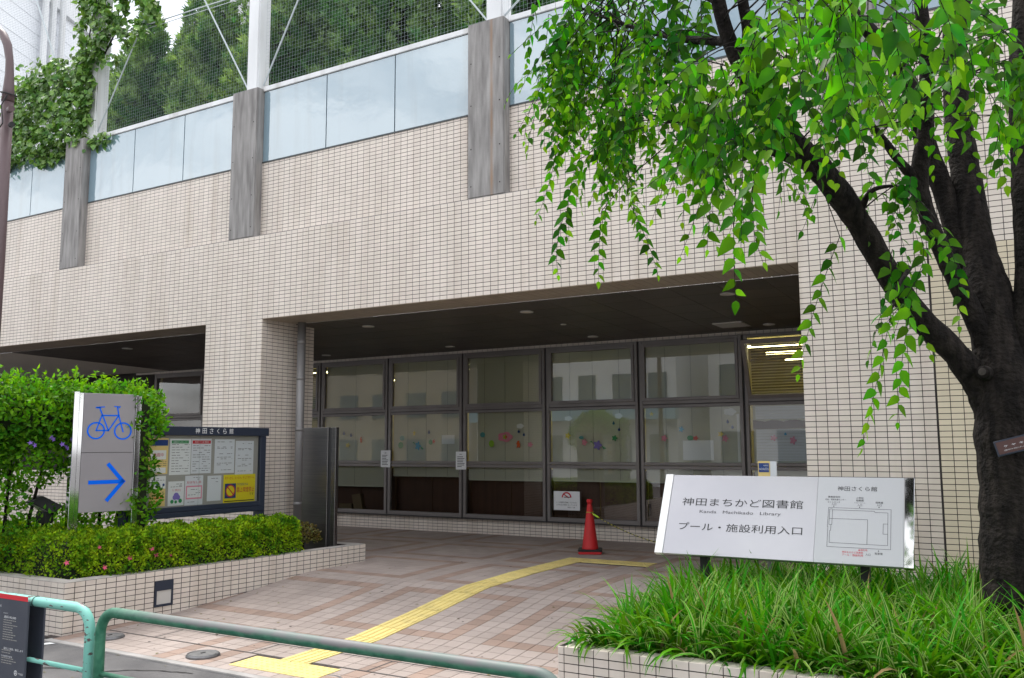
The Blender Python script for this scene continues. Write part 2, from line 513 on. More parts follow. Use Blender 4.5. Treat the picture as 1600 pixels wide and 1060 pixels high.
def link(o, parent=None, at=(0, 0, 0)):
    """at = world position of the object's own origin"""
    COL.objects.link(o)
    if parent is not None:
        o.parent = parent
        o.location = Vector(at) - worg(parent)
    else:
        o.location = at
    return o

def setmat(me, m):
    if isinstance(m, str): m = M[m]
    me.materials.append(m)

def npmesh(name, verts, faces, m, uv=None, smooth=False):
    """faces: (K, n) int array or list of such arrays"""
    if not isinstance(faces, list): faces = [faces]
    me = bpy.data.meshes.new(name)
    me.vertices.add(len(verts))
    me.vertices.foreach_set('co', np.ascontiguousarray(verts, dtype=np.float32).ravel())
    loops = np.concatenate([f.ravel() for f in faces]).astype(np.int32)
    tot = np.concatenate([np.full(len(f), f.shape[1]) for f in faces]).astype(np.int32)
    st = np.concatenate([[0], np.cumsum(tot)[:-1]]).astype(np.int32)
    me.loops.add(len(loops))
    me.loops.foreach_set('vertex_index', loops)
    me.polygons.add(len(tot))
    me.polygons.foreach_set('loop_start', st)
    me.polygons.foreach_set('loop_total', tot)
    if uv is not None:
        ul = me.uv_layers.new(name='UVMap')
        ul.data.foreach_set('uv', np.ascontiguousarray(uv[loops], dtype=np.float32).ravel())
    me.update(calc_edges=True)
    me.polygons.foreach_set('use_smooth', np.full(len(tot), bool(smooth)))
    setmat(me, m)
    return me

def instmesh(name, tv, tf, O, U, V, N, m, tuv=None, smooth=False):
    """copies of a template (tv: verts in u,v,n; tf: list of face arrays) at frames O,U,V,N"""
    k, nv = len(O), len(tv)
    vs = O[:, None, :] + tv[None, :, 0:1] * U[:, None, :] + tv[None, :, 1:2] * V[:, None, :] + tv[None, :, 2:3] * N[:, None, :]
    off = (np.arange(k) * nv)[:, None, None]
    fs = [(f[None] + off).reshape(-1, f.shape[1]) for f in tf]
    uv = np.tile(tuv, (k, 1)) if tuv is not None else None
    return npmesh(name, vs.reshape(-1, 3), fs, m, uv, smooth)

class MB:
    def __init__(s):
        s.v = []; s.f = []
    def quad(s, *p):
        b = len(s.v)
        s.v += [tuple(q) for q in p]
        s.f.append(tuple(range(b, b + len(p))))
        return s
    def box(s, x0, x1, y0, y1, z0, z1):
        b = len(s.v)
        s.v += [(x, y, z) for z in (z0, z1) for y in (y0, y1) for x in (x0, x1)]
        s.f += [tuple(b + i for i in q) for q in ((0, 2, 3, 1), (4, 5, 7, 6), (0, 1, 5, 4), (2, 6, 7, 3), (1, 3, 7, 5), (0, 4, 6, 2))]
        return s
    def obox(s, o, U, V, N):
        """box spanning o + [0,1]U + [0,1]V + [0,1]N"""
        o, U, V, N = map(Vector, (o, U, V, N))
        if U.cross(V).dot(N) < 0:
            U, V = V, U
        b = len(s.v)
        s.v += [tuple(o + U * i + V * j + N * k) for k in (0, 1) for j in (0, 1) for i in (0, 1)]
        s.f += [tuple(b + i for i in q) for q in ((0, 2, 3, 1), (4, 5, 7, 6), (0, 1, 5, 4), (2, 6, 7, 3), (1, 3, 7, 5), (0, 4, 6, 2))]
        return s
    def tube(s, pts, rs, n=8, cap=True):
        pts = [Vector(p) for p in pts]
        if not hasattr(rs, '__len__'): rs = [rs] * len(pts)
        b = len(s.v)
        prev = None
        for i, p in enumerate(pts):
            d = (pts[min(i + 1, len(pts) - 1)] - pts[max(i - 1, 0)]).normalized()
            if prev is None:
                prev = d.orthogonal().normalized()
            x = (prev - d * prev.dot(d)).normalized()
            prev = x
            y = d.cross(x)
            for k in range(n):
                a = 2 * math.pi * k / n
                s.v.append(tuple(p + (x * math.cos(a) + y * math.sin(a)) * rs[i]))
        for i in range(len(pts) - 1):
            for k in range(n):
                k2 = (k + 1) % n
                s.f.append((b + i * n + k, b + i * n + k2, b + (i + 1) * n + k2, b + (i + 1) * n + k))
        if cap:
            s.f.append(tuple(b + k for k in reversed(range(n))))
            e = b + (len(pts) - 1) * n
            s.f.append(tuple(e + k for k in range(n)))
        return s
    def lathe(s, prof, c, n=24):
        c = Vector(c)
        b = len(s.v)
        for r, z in prof:
            for k in range(n):
                a = 2 * math.pi * k / n
                s.v.append((c.x + r * math.cos(a), c.y + r * math.sin(a), c.z + z))
        for i in range(len(prof) - 1):
            for k in range(n):
                k2 = (k + 1) % n
                s.f.append((b + i * n + k, b + i * n + k2, b + (i + 1) * n + k2, b + (i + 1) * n + k))
        s.f.append(tuple(b + k for k in reversed(range(n))))
        e = b + (len(prof) - 1) * n
        s.f.append(tuple(e + k for k in range(n)))
        return s
    def mesh(s, name, m, smooth=False):
        me = bpy.data.meshes.new(name)
        me.from_pydata(s.v, [], s.f)
        me.update()
        if smooth:
            me.polygons.foreach_set('use_smooth', [True] * len(me.polygons))
        setmat(me, m)
        return me
    def build(s, name, m, parent=None, smooth=False, bevel=0.0, seg=2, at=(0, 0, 0)):
        me = s.mesh(name, m, smooth)
        if bevel:
            bm = bmesh.new()
            bm.from_mesh(me)
            bmesh.ops.bevel(bm, geom=bm.edges[:] + bm.verts[:], offset=bevel, segments=seg, affect='EDGES', clamp_overlap=True)
            bm.to_mesh(me)
            bm.free()
        return link(bpy.data.objects.new(name, me), parent, at)

def obj(name, me, parent=None, at=(0, 0, 0)):
    return link(bpy.data.objects.new(name, me), parent, at)

def sharp_smooth(o, ang=40):
    me = o.data
    me.polygons.foreach_set('use_smooth', [True] * len(me.polygons))
    me.set_sharp_from_angle(angle=rad(ang))
    return o

def text_flat(s, w=None, h=None):
    """2-D triangles of a line of text fitted to width w (or height h): verts centred on 0"""
    c = bpy.data.curves.new('t', 'FONT')
    c.body = s
    c.resolution_u = 3
    c.align_x = 'CENTER'
    o = bpy.data.objects.new('t', c)
    COL.objects.link(o)
    dg = bpy.context.evaluated_depsgraph_get()
    me = bpy.data.meshes.new_from_object(o.evaluated_get(dg))
    v = np.array([q.co[:] for q in me.vertices])
    f = [tuple(p.vertices) for p in me.polygons]
    bpy.data.objects.remove(o)
    bpy.data.curves.remove(c)
    bpy.data.meshes.remove(me)
    if len(v) == 0: return [], []
    lo, hi = v.min(0), v.max(0)
    v = v - (lo + hi) / 2
    sx = w / (hi[0] - lo[0]) if w else None
    sy = h / (hi[1] - lo[1]) if h else None
    sx = sx or sy
    sy = sy or sx
    return [(q[0] * sx, q[1] * sy) for q in v], f

def text_on(mb, s, c, U, V, N, w=None, h=None, off=0.0015):
    vs, fs = text_flat(s, w, h)
    c, U, V, N = Vector(c), Vector(U).normalized(), Vector(V).normalized(), Vector(N).normalized()
    b = len(mb.v)
    mb.v += [tuple(c + U * x + V * y + N * off) for x, y in vs]
    mb.f += [tuple(b + i for i in f) for f in fs]

def line_on(mb, pts, wd, c, U, V, N, off=0.0015, closed=False):
    """flat polyline of width wd in the plane"""
    c, U, V, N = Vector(c), Vector(U).normalized(), Vector(V).normalized(), Vector(N).normalized()
    n = len(pts)
    for i in range(n if closed else n - 1):
        a, b = Vector(pts[i]), Vector(pts[(i + 1) % n])
        d = (b - a).normalized()
        e = Vector((-d.y, d.x)) * wd / 2
        a2, b2 = a - d * wd * 0.5, b + d * wd * 0.5
        mb.quad(*[c + U * q.x + V * q.y + N * off for q in (a2 - e, b2 - e, b2 + e, a2 + e)])

def rect_on(mb, x0, x1, y0, y1, c, U, V, N, off=0.001):
    c, U, V, N = Vector(c), Vector(U).normalized(), Vector(V).normalized(), Vector(N).normalized()
    mb.quad(*[c + U * x + V * y + N * off for x, y in ((x0, y0), (x1, y0), (x1, y1), (x0, y1))])

CAMP = np.array(CAM_LOC)
CR, CU, CF = np.array(Rt), np.array(Up), np.array(Fw)
def in_view(P, margin=1.02):
    d = P - CAMP
    z = d @ CF
    zz = np.maximum(z, 1e-3)
    x = (d @ CR) / zz * 1389.3
    y = (d @ CU) / zz * 1389.3
    return (z > 0.1) & (abs(x) < 800 * margin) & (abs(y) < 530 * margin), z

# tile template: raised block with a chamfered face, in units of (u: 0..1, v: 0..1, n metres)
def tile_template(w, h, t, ch):
    v = []
    for z, i in ((0, 0), (t - ch, 0), (t, ch)):
        v += [(-w / 2 + i, -h / 2 + i, z), (w / 2 - i, -h / 2 + i, z), (w / 2 - i, h / 2 - i, z), (-w / 2 + i, h / 2 - i, z)]
    f = [(8, 9, 10, 11)]
    for a in (0, 4):
        for i in range(4):
            j = (i + 1) % 4
            f.append((a + i, a + j, a + 4 + j, a + 4 + i))
    return np.array(v, float), [np.array(f)]

def tile_field(parent, fields, matname, stuffname, limit, name='tile', tw=0.0945, th=0.0437, tt=0.008, ch=0.0005, vis=None):
    """fields: list of (O (k,3), U, V, N) unit frames. The tiles that show largest become objects, the rest one mesh."""
    tv, tf = tile_template(tw, th, tt, ch)
    cand = []
    for fi, (O, U, V, N) in enumerate(fields):
        iv, z = in_view(O)
        d = np.linalg.norm(O - CAMP, axis=1)
        facing = ((CAMP - O) @ N) / d
        ok = iv & (facing > 0.08)
        if vis is not None:
            ok &= vis(O)
        for i in np.nonzero(ok)[0]:
            cand.append((d[i] ** 2 / facing[i], fi, i))
    cand.sort()
    pick = {}
    for _, fi, i in cand[:limit]:
        pick.setdefault(fi, []).append(i)
    rest = []
    for fi, (O, U, V, N) in enumerate(fields):
        keep = np.ones(len(O), bool)
        if fi in pick:
            vs = tv[:, 0:1] * U + tv[:, 1:2] * V + tv[:, 2:3] * N
            me = npmesh(name, vs, tf, matname)
            for i in pick[fi]:
                keep[i] = False
                obj(name, me, parent, O[i])
        k = keep.sum()
        if k:
            rest.append((O[keep], np.tile(U, (k, 1)), np.tile(V, (k, 1)), np.tile(N, (k, 1))))
    if rest:
        O, U, V, N = (np.concatenate([r[j] for r in rest]) for j in range(4))
        me = instmesh(stuffname, tv, tf, O, U, V, N, matname)
        tag(obj(stuffname, me, parent), kind='stuff')

def grid(o, U, V, nu, nv, pu, pv):
    """centres of nu x nv tiles starting at corner o"""
    o, U, V = np.array(o, float), np.array(U, float), np.array(V, float)
    i, j = np.meshgrid(np.arange(nu), np.arange(nv))
    return o + ((i.ravel() + 0.5) * pu)[:, None] * U + ((j.ravel() + 0.5) * pv)[:, None] * V

X_, Y_, Z_ = np.array([1., 0, 0]), np.array([0, 1., 0]), np.array([0, 0, 1.])
# ================================================================== GROUND
g = MB()
g.quad((-400, -400, -0.012), (400, -400, -0.012), (400, 400, -0.012), (-400, 400, -0.012))
ground = tag(g.build('road', 'asphalt'), kind='structure')
for pts, wd in (([(-6.92, 4.28), (-6.62, 4.40), (-6.30, 4.47), (-6.18, 4.60), (-5.9, 4.72), (-5.62, 4.78)], 0.012),
                ([(-5.15, 4.50), (-5.0, 4.62), (-4.78, 4.66), (-4.5, 4.72)], 0.010),
                ([(-6.0, 4.1), (-5.4, 4.25), (-4.9, 4.42), (-4.3, 4.45)], 0.010),
                ([(-7.6, 4.2), (-7.1, 4.33), (-6.92, 4.28)], 0.008)):
    m = MB()
    jp = []
    for i in range(len(pts) - 1):
        for k in range(6):
            t = k / 6
            jp.append((pts[i][0] * (1 - t) + pts[i + 1][0] * t + R_.uniform(-.012, .012), pts[i][1] * (1 - t) + pts[i + 1][1] * t + R_.uniform(-.012, .012)))
    for i in range(len(jp) - 1):
        a, b = Vector((*jp[i], 0)), Vector((*jp[i + 1], 0))
        d = (b - a).normalized()
        e = Vector((-d.y, d.x, 0)) * wd * R_.uniform(.5, 1.1)
        zz = Vector((0, 0, -0.008))
        m.quad(a - e + zz, b - e + zz, b + e + zz, a + e + zz)
    m.build('crack', 'crack', ground)
m = MB()
m.quad((-7.72, 4.70, -.007), (-7.66, 4.68, -.007), (-7.52, 4.93, -.007), (-7.60, 4.95, -.007))
m.build('painted_mark', 'white', ground)

PYW = [-20, 5.0, 6.2, 7.0, 7.95, 8.9, 40]
PZW = [0.0, 0.0, 0.028, 0.11, 0.228, 0.253, 0.253]
def zg(y): return float(np.interp(y, PYW, PZW))

# forecourt paving: a joint bed that follows the ramp, with every paver standing proud of it
fc = MB()
def strip(x0, x1, ys):
    for y0, y1 in zip(ys[:-1], ys[1:]):
        fc.quad((x0, y0, zg(y0)), (x1, y0, zg(y0)), (x1, y1, zg(y1)), (x0, y1, zg(y1)))
strip(-7.9, -2.5, [4.96, 5.0, 6.2, 7.0, 7.95, 8.7])
strip(-18, 2, [8.7, 8.9, 12.6])
forecourt = tag(fc.build('forecourt_pavement', 'paver_joint'), kind='structure')
PP = 0.149
XJ, YJ = -6.22, 6.43
def tactile_cell(x, y):
    if -5.33 < x < -5.02 and 5.34 < y < 10.30: return True
    if -5.63 < x < -4.73 and 5.03 < y < 5.40: return True
    if -5.33 < x < -4.13 and 10.0 < y < 10.30: return True
    return False
light_f, brown_f = [], []
for j in range(-10, 41):
    y0 = YJ + j * PP
    yc = y0 + PP / 2
    if y0 < 4.935 or yc > 12.49: continue
    dz = zg(y0 + PP) - zg(y0)
    V = np.array([0, PP, dz])
    V = V / np.linalg.norm(V)
    N = np.cross(X_, V)
    la, br = [], []
    i0 = -12 if yc < 8.62 else -75
    for i in range(i0, 31):
        x0 = XJ + i * PP
        xc = x0 + PP / 2
        if yc < 8.95:
            edge = -7.74 + .0766 * (yc - 5.04)
            if xc < edge - 0.05 and (yc < 8.7 or xc > -8.95): continue
        if yc < 8.5 and xc > -2.62: continue
        if yc < 5.05 and xc < -7.7: continue
        if tactile_cell(xc, yc): continue
        p = (xc, yc, (zg(y0) + zg(y0 + PP)) / 2)
        ii, jj = i % 12, j % 11
        inside = ii >= 2 and jj <= 8
        if inside and (ii in (2, 11) or jj in (0, 8)): br.append(p)
        else: la.append(p)
    if la: light_f.append((np.array(la), X_, V, N))
    if br: brown_f.append((np.array(br), X_, V, N))
tile_field(forecourt, light_f, 'paver', 'far_pavers', 230, 'paver', 0.1425, 0.1425, 0.006, 0.0008)
tile_field(forecourt, brown_f, 'paver_brown', 'far_brown_pavers', 70, 'brown_paver', 0.1425, 0.1425, 0.006, 0.0008)

# kerb line, drain lids
m = MB()
m.box(-7.75, -2.5, 4.87, 4.955, -0.2, 0.004)
tag(m.build('kerb', 'kerb', bevel=0.004), kind='structure')
m = MB()
for y in (5.395, 5.715):
    z = zg(y) + 0.0085
    m.quad((-7.55, y - .007, z), (-2.66, y - .007, z), (-2.66, y + .007, z), (-7.55, y + .007, z))
for x in (-6.92, -5.705, -4.49, -3.275):
    m.quad((x - .006, 5.404, zg(5.404) + .0085), (x + .006, 5.404, zg(5.404) + .0085), (x + .006, 5.706, zg(5.706) + .0085), (x - .006, 5.706, zg(5.706) + .0085))
m.build('drain_slot', 'steel_slot', forecourt)
m = MB()
for _ in range(55):
    x, y, r = R_.uniform(-7.2, -2.8), R_.uniform(5.0, 9.5), R_.uniform(.006, .017)
    b = len(m.v)
    m.v += [(x + r * R_.uniform(.7, 1.1) * math.cos(k * .785), y + r * R_.uniform(.7, 1.1) * math.sin(k * .785), zg(y) + .0095) for k in range(8)]
    m.f.append(tuple(b + k for k in range(8)))
tag(m.build('gum_spots', 'crack', forecourt), kind='stuff')

# tactile tiles (each a part of the yellow path)
path = tag(bpy.data.objects.new('tactile_path', None), kind='structure')
COL.objects.link(path)
def tact_mesh(kind):
    m = MB()
    h = 0.146
    m.box(-h, h, -h, h, -0.004, 0.007)
    if kind == 'guide':
        for k in range(4):
            x = -0.105 + k * 0.07
            m.box(x - .012, x + .012, -h + .012, h - .012, 0.0072, 0.0115)
    else:
        for ix in range(5):
            for iy in range(5):
                x, y = -0.116 + ix * .058, -0.116 + iy * .058
                b = len(m.v)
                for r_, z_ in ((.0125, .0072), (.0085, .0115)):
                    for k in range(6):
                        m.v.append((x + r_ * math.cos(k * math.pi / 3), y + r_ * math.sin(k * math.pi / 3), z_))
                for k in range(6):
                    m.f.append((b + k, b + (k + 1) % 6, b + 6 + (k + 1) % 6, b + 6 + k))
                m.f.append(tuple(b + 6 + k for k in range(6)))
    return m.mesh(kind + '_tile', 'tactile')
gm_, dm_ = tact_mesh('guide'), tact_mesh('dot')
def put_tact(me, name, x, y):
    o = obj(name, me, path, (x, y, zg(y) + 0.004))
    o.rotation_euler.x = math.atan2(zg(y + .14) - zg(y - .14), .28)
y = 5.34 + .149
while y < 8.2:
    put_tact(gm_, 'guide_tile', -5.177, y); y += .298
while y < 10.35:
    put_tact(dm_, 'dot_tile', -5.177, y); y += .298
yl = y - .298
for k in range(1, 4): put_tact(dm_, 'dot_tile', -5.177 + .298 * k, yl)
for k in range(3): put_tact(dm_, 'dot_tile', -5.43 + .298 * k, 5.19)

# ================================================================== PLANTERS
def planter_light(parent, o, U, N):
    o, U, N = Vector(o), Vector(U), Vector(N)
    fr = MB()
    W, H = 0.202, 0.247
    Zv = Vector((0, 0, 1))
    pass
    fr.obox(o + Zv * 0.155, U * W, Zv * 0.092, N * 0.016)
    fr.obox(o, U * W, Zv * 0.022, N * 0.016)
    fr.obox(o + Zv * 0.022, U * 0.018, Zv * 0.133, N * 0.016)
    fr.obox(o + Zv * 0.022 + U * (W - 0.018), U * 0.018, Zv * 0.133, N * 0.016)
    f = fr.build('step_light', 'navy', parent)
    MB().obox(o + Zv * 0.022 + U * 0.018, U * (W - .036), Zv * .133, N * 0.006).build('lens', 'fixture', f)

lp = thing('tiled_planter', 'long cream tiled planter wall holding the azalea hedge', 'planter', (-7.74, 5.04, 0))
A0, A1 = np.array([-7.74, 5.044]), np.array([-7.445, 8.90])
du = np.array([*(A1 - A0), 0.0]); LPL = np.linalg.norm(du); du /= LPL
dn = np.array([du[1], -du[0], 0.0])
m = MB()
zt, zb, th_ = 0.466, -0.10, 0.16
ip = .002
inn0 = (A0[0] - th_ * dn[0] - .02, A0[1] + th_)
inn1 = (A1[0] - th_ * dn[0], A1[1] - th_)
P0 = (A0[0] - ip, A0[1] + ip); P1 = (A1[0] - ip, A1[1] - ip)
def wallseg(a, b, c, d):
    m.quad((*a, zb), (*b, zb), (*b, zt), (*a, zt)); m.quad((*b, zb), (*c, zb), (*c, zt), (*b, zt))
    m.quad((*c, zb), (*d, zb), (*d, zt), (*c, zt)); m.quad((*a, zt), (*b, zt), (*c, zt), (*d, zt))
wallseg(P0, P1, inn1, inn0)
wallseg((-17, A0[1] + ip), P0, inn0, (-17, A0[1] + th_))
wallseg(P1, (-8.30, A1[1] - ip), (-8.30, A1[1] - th_), inn1)
lpw = m.build('planter_wall', 'mortar', lp)
m = MB()
zc = 0.4705
def cop(a, b, c, d): m.quad((*a, zc), (*b, zc), (*c, zc), (*d, zc))
e0 = (A0[0] + .001, A0[1] - .001); e1 = (A1[0] + .001, A1[1] + .001)
cop(e0, e1, inn1, inn0)
cop((-17, A0[1] - .001), e0, inn0, (-17, A0[1] + th_))
cop(e1, (-8.30, A1[1] + .001), (-8.30, A1[1] - th_), inn1)
M['coping'] = mat('worn_coping', (0.50, 0.46, 0.43), 0.7, col2=(0.36, 0.33, 0.31), nscale=9, detail=8)
m.build('coping', 'coping', lp)
m = MB()
m.quad((-17, 5.1, .40), (-7.85, 5.1, .40), (-7.5, 8.8, .40), (-17, 8.44, .40))
m.build('soil', 'soil', lp)
f1 = grid((A0[0], A0[1], 0.47 - 11 * 0.05), du, Z_, 38, 11, LPL / 38, 0.05)
f1 = f1 - dn * 0.008
ls0, ls1 = 0.85, 1.09       # tiles left out behind the step light
s_ = (f1 - np.array([*A0, 0])) @ du
keep = ~((s_ > 0.93) & (s_ < 1.10) & (f1[:, 2] > .12) & (f1[:, 2] < .37))
f1 = f1[keep]
gz = np.array([zg(q[1]) for q in f1])
f1 = f1[f1[:, 2] > gz - .03]
f2 = grid((A0[0] - 60 * .1, A0[1], 0.47 - 10 * 0.05), X_, Z_, 60, 10, .1, .05) + np.array([0, 0.008, 0])
f3 = grid((A1[0], A1[1], .47 - 6 * .05), -X_, Z_, 8, 6, .1, .05) - np.array([0, .008, 0])
tile_field(lpw, [(f1, du, Z_, dn), (f2, X_, Z_, -Y_), (f3, -X_, Z_, Y_)], 'tile', 'far_tiles', 300)
planter_light(lp, np.array([*A0, 0]) + du * 0.918 + np.array([0, 0, .1215]), du, dn)

rp_ = thing('tiled_planter', 'cream tiled planter with striped grass in front of the library sign', 'planter', (-2.664, 5.025, 0))
m = MB()
m.box(-2.661, 3.0, 5.0275, 5.16, -0.1, 0.4645)
m.box(-2.661, -2.50, 5.16, 8.30, -0.1, 0.4645)
rpw = m.build('planter_wall', 'mortar', rp_)
m = MB(); m.quad((-2.5, 5.16, .41), (3, 5.16, .41), (3, 8.3, .41), (-2.5, 8.3, .41)); m.build('soil', 'soil', rp_)
g1 = grid((-2.664 + .042, 5.025, .467 - 11 * .05), X_, Z_, 40, 11, .1, .05) + np.array([0, .008, 0])
corner = np.array([(-2.664 + .020, 5.033, .467 - .025 - .05 * k) for k in range(11)])
g2 = grid((-2.664 + .042, 5.025, .467 - .008), X_, Y_, 40, 1, .1, .115)
g3 = grid((-2.664, 5.14, .467 - .008), Y_, -X_, 31, 1, .1, .1)
tile_field(rpw, [(g1, X_, Z_, -Y_)], 'tile', 'far_tiles', 240)
tv, tf = tile_template(.039, .0455, .008, .0012)
k = len(corner)
tag(obj('corner_tiles', instmesh('corner_tiles', tv, tf, corner, np.tile(X_, (k, 1)), np.tile(Z_, (k, 1)), np.tile(-Y_, (k, 1)), 'tile'), rpw), kind='stuff')
tile_field(rpw, [(g2, X_, Y_, Z_)], 'tile', 'far_top_tiles', 60, 'top_tile', .0955, .111, .008, .0015)
k = len(g3)
g3 = grid((-2.660, 5.14, .459), X_, Y_, 1, 31, .155, .1)
tile_field(rpw, [(g3, X_, Y_, Z_)], 'tile', 'far_side_tiles', 12, 'top_tile', .150, .0955, .008, .0015)

# ================================================================== LIBRARY BUILDING
YF = 8.46
PX = 0.10054
XR, XL = -1.884, -1.884 - 70 * PX          # opening
XP = XL - 11 * PX                            # far side of the pier
ZO, ZL, ZP0, ZP1 = 3.40, 4.55, 5.645, 6.655
lib = thing('library_building', 'low cream tiled library with deep entrance recess and pale parapet panels', 'building', (-5.4, YF, 0))
m = MB()
m.box(-20, 3, YF + .0025, 9.08, ZO + .004, ZL - .002)
m.box(-20, 3, 8.5925, 8.80, ZL, ZP0 - .01)
m.box(XP + .003, XL - .0025, YF + .003, 9.455, -.1, ZO + .004)
m.box(XR + .003, 3, YF + .003, 9.3, -.1, ZO + .004)
m.box(-20, XP + .003, YF + .0035, 8.72, -.1, 1.336)
m.box(-26, -1.9, 12.503, 12.62, .1, .496)
m.box(-26, -1.9, 12.503, 12.70, 3.246, 3.5)
m.box(-26, -16.33, 12.45, 12.62, .497, 3.245)
m.box(-26, -25.8, 8.5, 12.45, .1, 3.5)
fw = m.build('facade_wall', 'mortar', lib)
F = []
nb = 180
fb = grid((XR - nb * PX, YF + .008, ZO), X_, Z_, nb + 46, 23, PX, .05)
F.append((fb, X_, Z_, -Y_))
fu = grid((XR - nb * PX, 8.59 + .008, ZL), X_, Z_, nb + 46, 22, PX, .0497)
F.append((fu, X_, Z_, -Y_))
fp = grid((XP, YF + .008, ZO - 66 * .05), X_, Z_, 11, 66, PX, .05)
F.append((fp, X_, Z_, -Y_))
fr = grid((XR, YF + .008, ZO - 62 * .05), X_, Z_, 11, 62, PX, .05)
F.append((fr, X_, Z_, -Y_))
fl = grid((XP - 80 * PX, YF + .008, 1.34 - 22 * .05), X_, Z_, 80, 22, PX, .05)
F.append((fl, X_, Z_, -Y_))
fv = grid((XL - .008, YF, ZO - 66 * .05), Y_, Z_, 10, 66, .0998, .05)
F.append((fv, Y_, Z_, X_))
fs_ = grid((-12, 12.508, .49 - 5 * .05), X_, Z_, 101, 5, .1, .05)
F.append((fs_, X_, Z_, -Y_))
fli = grid((-17, 12.508, 3.247), X_, Z_, 151, 1, .1, .05)
F.append((fli, X_, Z_, -Y_))
tile_field(fw, F, 'tile', 'far_tiles', 240, vis=lambda O: (O[:, 2] > .9) & (O[:, 1] < 8.7))
fr2 = grid((XR + 11 * PX + .012, YF + .008, ZO - 62 * .05), X_, Z_, 30, 62, PX, .05)
tile_field(fw, [(fr2, X_, Z_, -Y_)], 'tile_warm', 'far_warm_tiles', 60, 'warm_tile', vis=lambda O: (O[:, 2] > 1.0) & (O[:, 0] < -.3))
# soffit tiles of the beam
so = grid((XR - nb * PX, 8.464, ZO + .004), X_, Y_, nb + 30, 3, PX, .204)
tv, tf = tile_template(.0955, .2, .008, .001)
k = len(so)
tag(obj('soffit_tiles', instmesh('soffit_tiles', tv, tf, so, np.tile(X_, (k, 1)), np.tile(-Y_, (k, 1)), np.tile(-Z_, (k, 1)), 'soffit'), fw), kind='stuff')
# sealed movement joints between the tile fields
mj = MB()
for x in (XR, XR + 11 * PX + .006):
    mj.box(x - .0045, x + .0045, YF + .0015, YF + .02, (ZO if x == XR else .3), ZL - .005)
for x in (-5.623, -5.112, -9.645, -9.135, -13.585, -13.085):
    mj.box(x - .006, x + .006, YF + .0015, YF + .02, ZO + .03, ZL - .005)
mj.box(-20, 3, 8.5915, 8.61, ZL + .143, ZL + .153)
mj.build('movement_joint', 'mortar', lib)
m = MB(); m.box(-20, 3, YF + .002, 8.60, ZL - .002, ZL + .004); m.build('ledge', 'coping', lib)

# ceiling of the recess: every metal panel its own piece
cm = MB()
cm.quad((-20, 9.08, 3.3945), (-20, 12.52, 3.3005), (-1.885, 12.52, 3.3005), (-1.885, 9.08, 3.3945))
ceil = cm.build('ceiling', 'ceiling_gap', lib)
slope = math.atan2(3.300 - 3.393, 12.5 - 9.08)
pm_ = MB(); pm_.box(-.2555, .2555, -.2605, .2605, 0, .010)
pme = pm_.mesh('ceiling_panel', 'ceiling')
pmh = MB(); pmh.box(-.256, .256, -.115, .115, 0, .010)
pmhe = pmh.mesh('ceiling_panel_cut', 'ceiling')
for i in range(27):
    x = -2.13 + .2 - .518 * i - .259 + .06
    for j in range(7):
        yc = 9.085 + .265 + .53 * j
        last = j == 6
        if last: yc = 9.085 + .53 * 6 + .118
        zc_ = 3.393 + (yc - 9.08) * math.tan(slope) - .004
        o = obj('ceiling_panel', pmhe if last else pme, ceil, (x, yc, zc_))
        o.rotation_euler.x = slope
def zceil(y): return 3.393 + (y - 9.08) * math.tan(slope)
for (x, y, r) in ((-8.09, 9.66, .085), (-5.52, 9.67, .085), (-2.94, 9.70, .085), (-5.71, 12.0, .08), (-3.10, 12.05, .08), (-8.28, 11.96, .08), (-10.94, 11.92, .08),
                  (-10.8, 9.66, .085), (-13.4, 9.66, .085), (-5.57, 10.77, .04)):
    m = MB()
    z = zceil(y) - .004
    m.lathe([(r * .72, .004), (r * .74, -.006), (r, -.009), (r, .003)], (x, y, z), 20)
    dl = m.build('downlight', 'fixture', lib)
    MB().lathe([(r * .70, 0.0), (r * .70, -.004)], (x, y, z), 16).build('lens', 'ceiling_gap', dl)
MB().box(-3.75, -3.35, 11.62, 12.08, zceil(11.85) - .014, zceil(11.85) + .01).build('ceiling_hatch', 'fixture', lib)

# pilasters, parapet panels, cap
for x0, x1 in ((-5.62, -5.115), (-9.64, -9.14), (-13.58, -13.09), (-1.6, -1.1)):
    pl = MB().box(x0, x1, YF, 8.80, ZL + .005, 6.70).build('pilaster', 'concrete', lib, bevel=.012)
    m = MB()
    for zz in (4.70, 5.15, 5.68, 6.2):
        for xx in (x0 + .05, x1 - .06):
            b = len(m.v)
            m.v += [(xx + .009 * math.cos(k * math.pi / 4), YF - .0015, zz + .009 * math.sin(k * math.pi / 4)) for k in range(8)]
            m.f.append(tuple(b + k for k in range(8)))
    m.build('anchor_holes', 'mortar', pl)
edges = [[-20, -18.3, -17.1, -15.9, -14.7, -13.58], [-13.09, -11.96, -10.80, -9.64], [-9.14, -7.965, -6.81, -5.62], [-5.115, -3.95, -2.78, -1.6], [-1.1, .05, 1.2, 3]]
for ed in edges:
    for a, b in zip(ed[:-1], ed[1:]):
        MB().box(a + .008, b - .008, 8.586, 8.602, ZP0, ZP1).build('parapet_panel', 'panel', lib)
    MB().box(ed[0], ed[-1], 8.606, 8.78, ZP0 - .02, ZP1).build('panel_backing', 'dark_strip', lib)
    MB().box(ed[0] + .002, ed[-1] - .002, 8.565, 8.82, ZP1 + .006, ZP1 + .078).build('parapet_cap', 'white_metal', lib, bevel=.006)
    MB().box(ed[0] + .002, ed[-1] - .002, 8.578, 8.605, ZP0 - .022, ZP0 - .006).build('panel_rail', 'dark_strip', lib)
MB().box(-22, 4, 8.81, 17.6, 5.0, 5.15).build('roof', 'roof', lib)

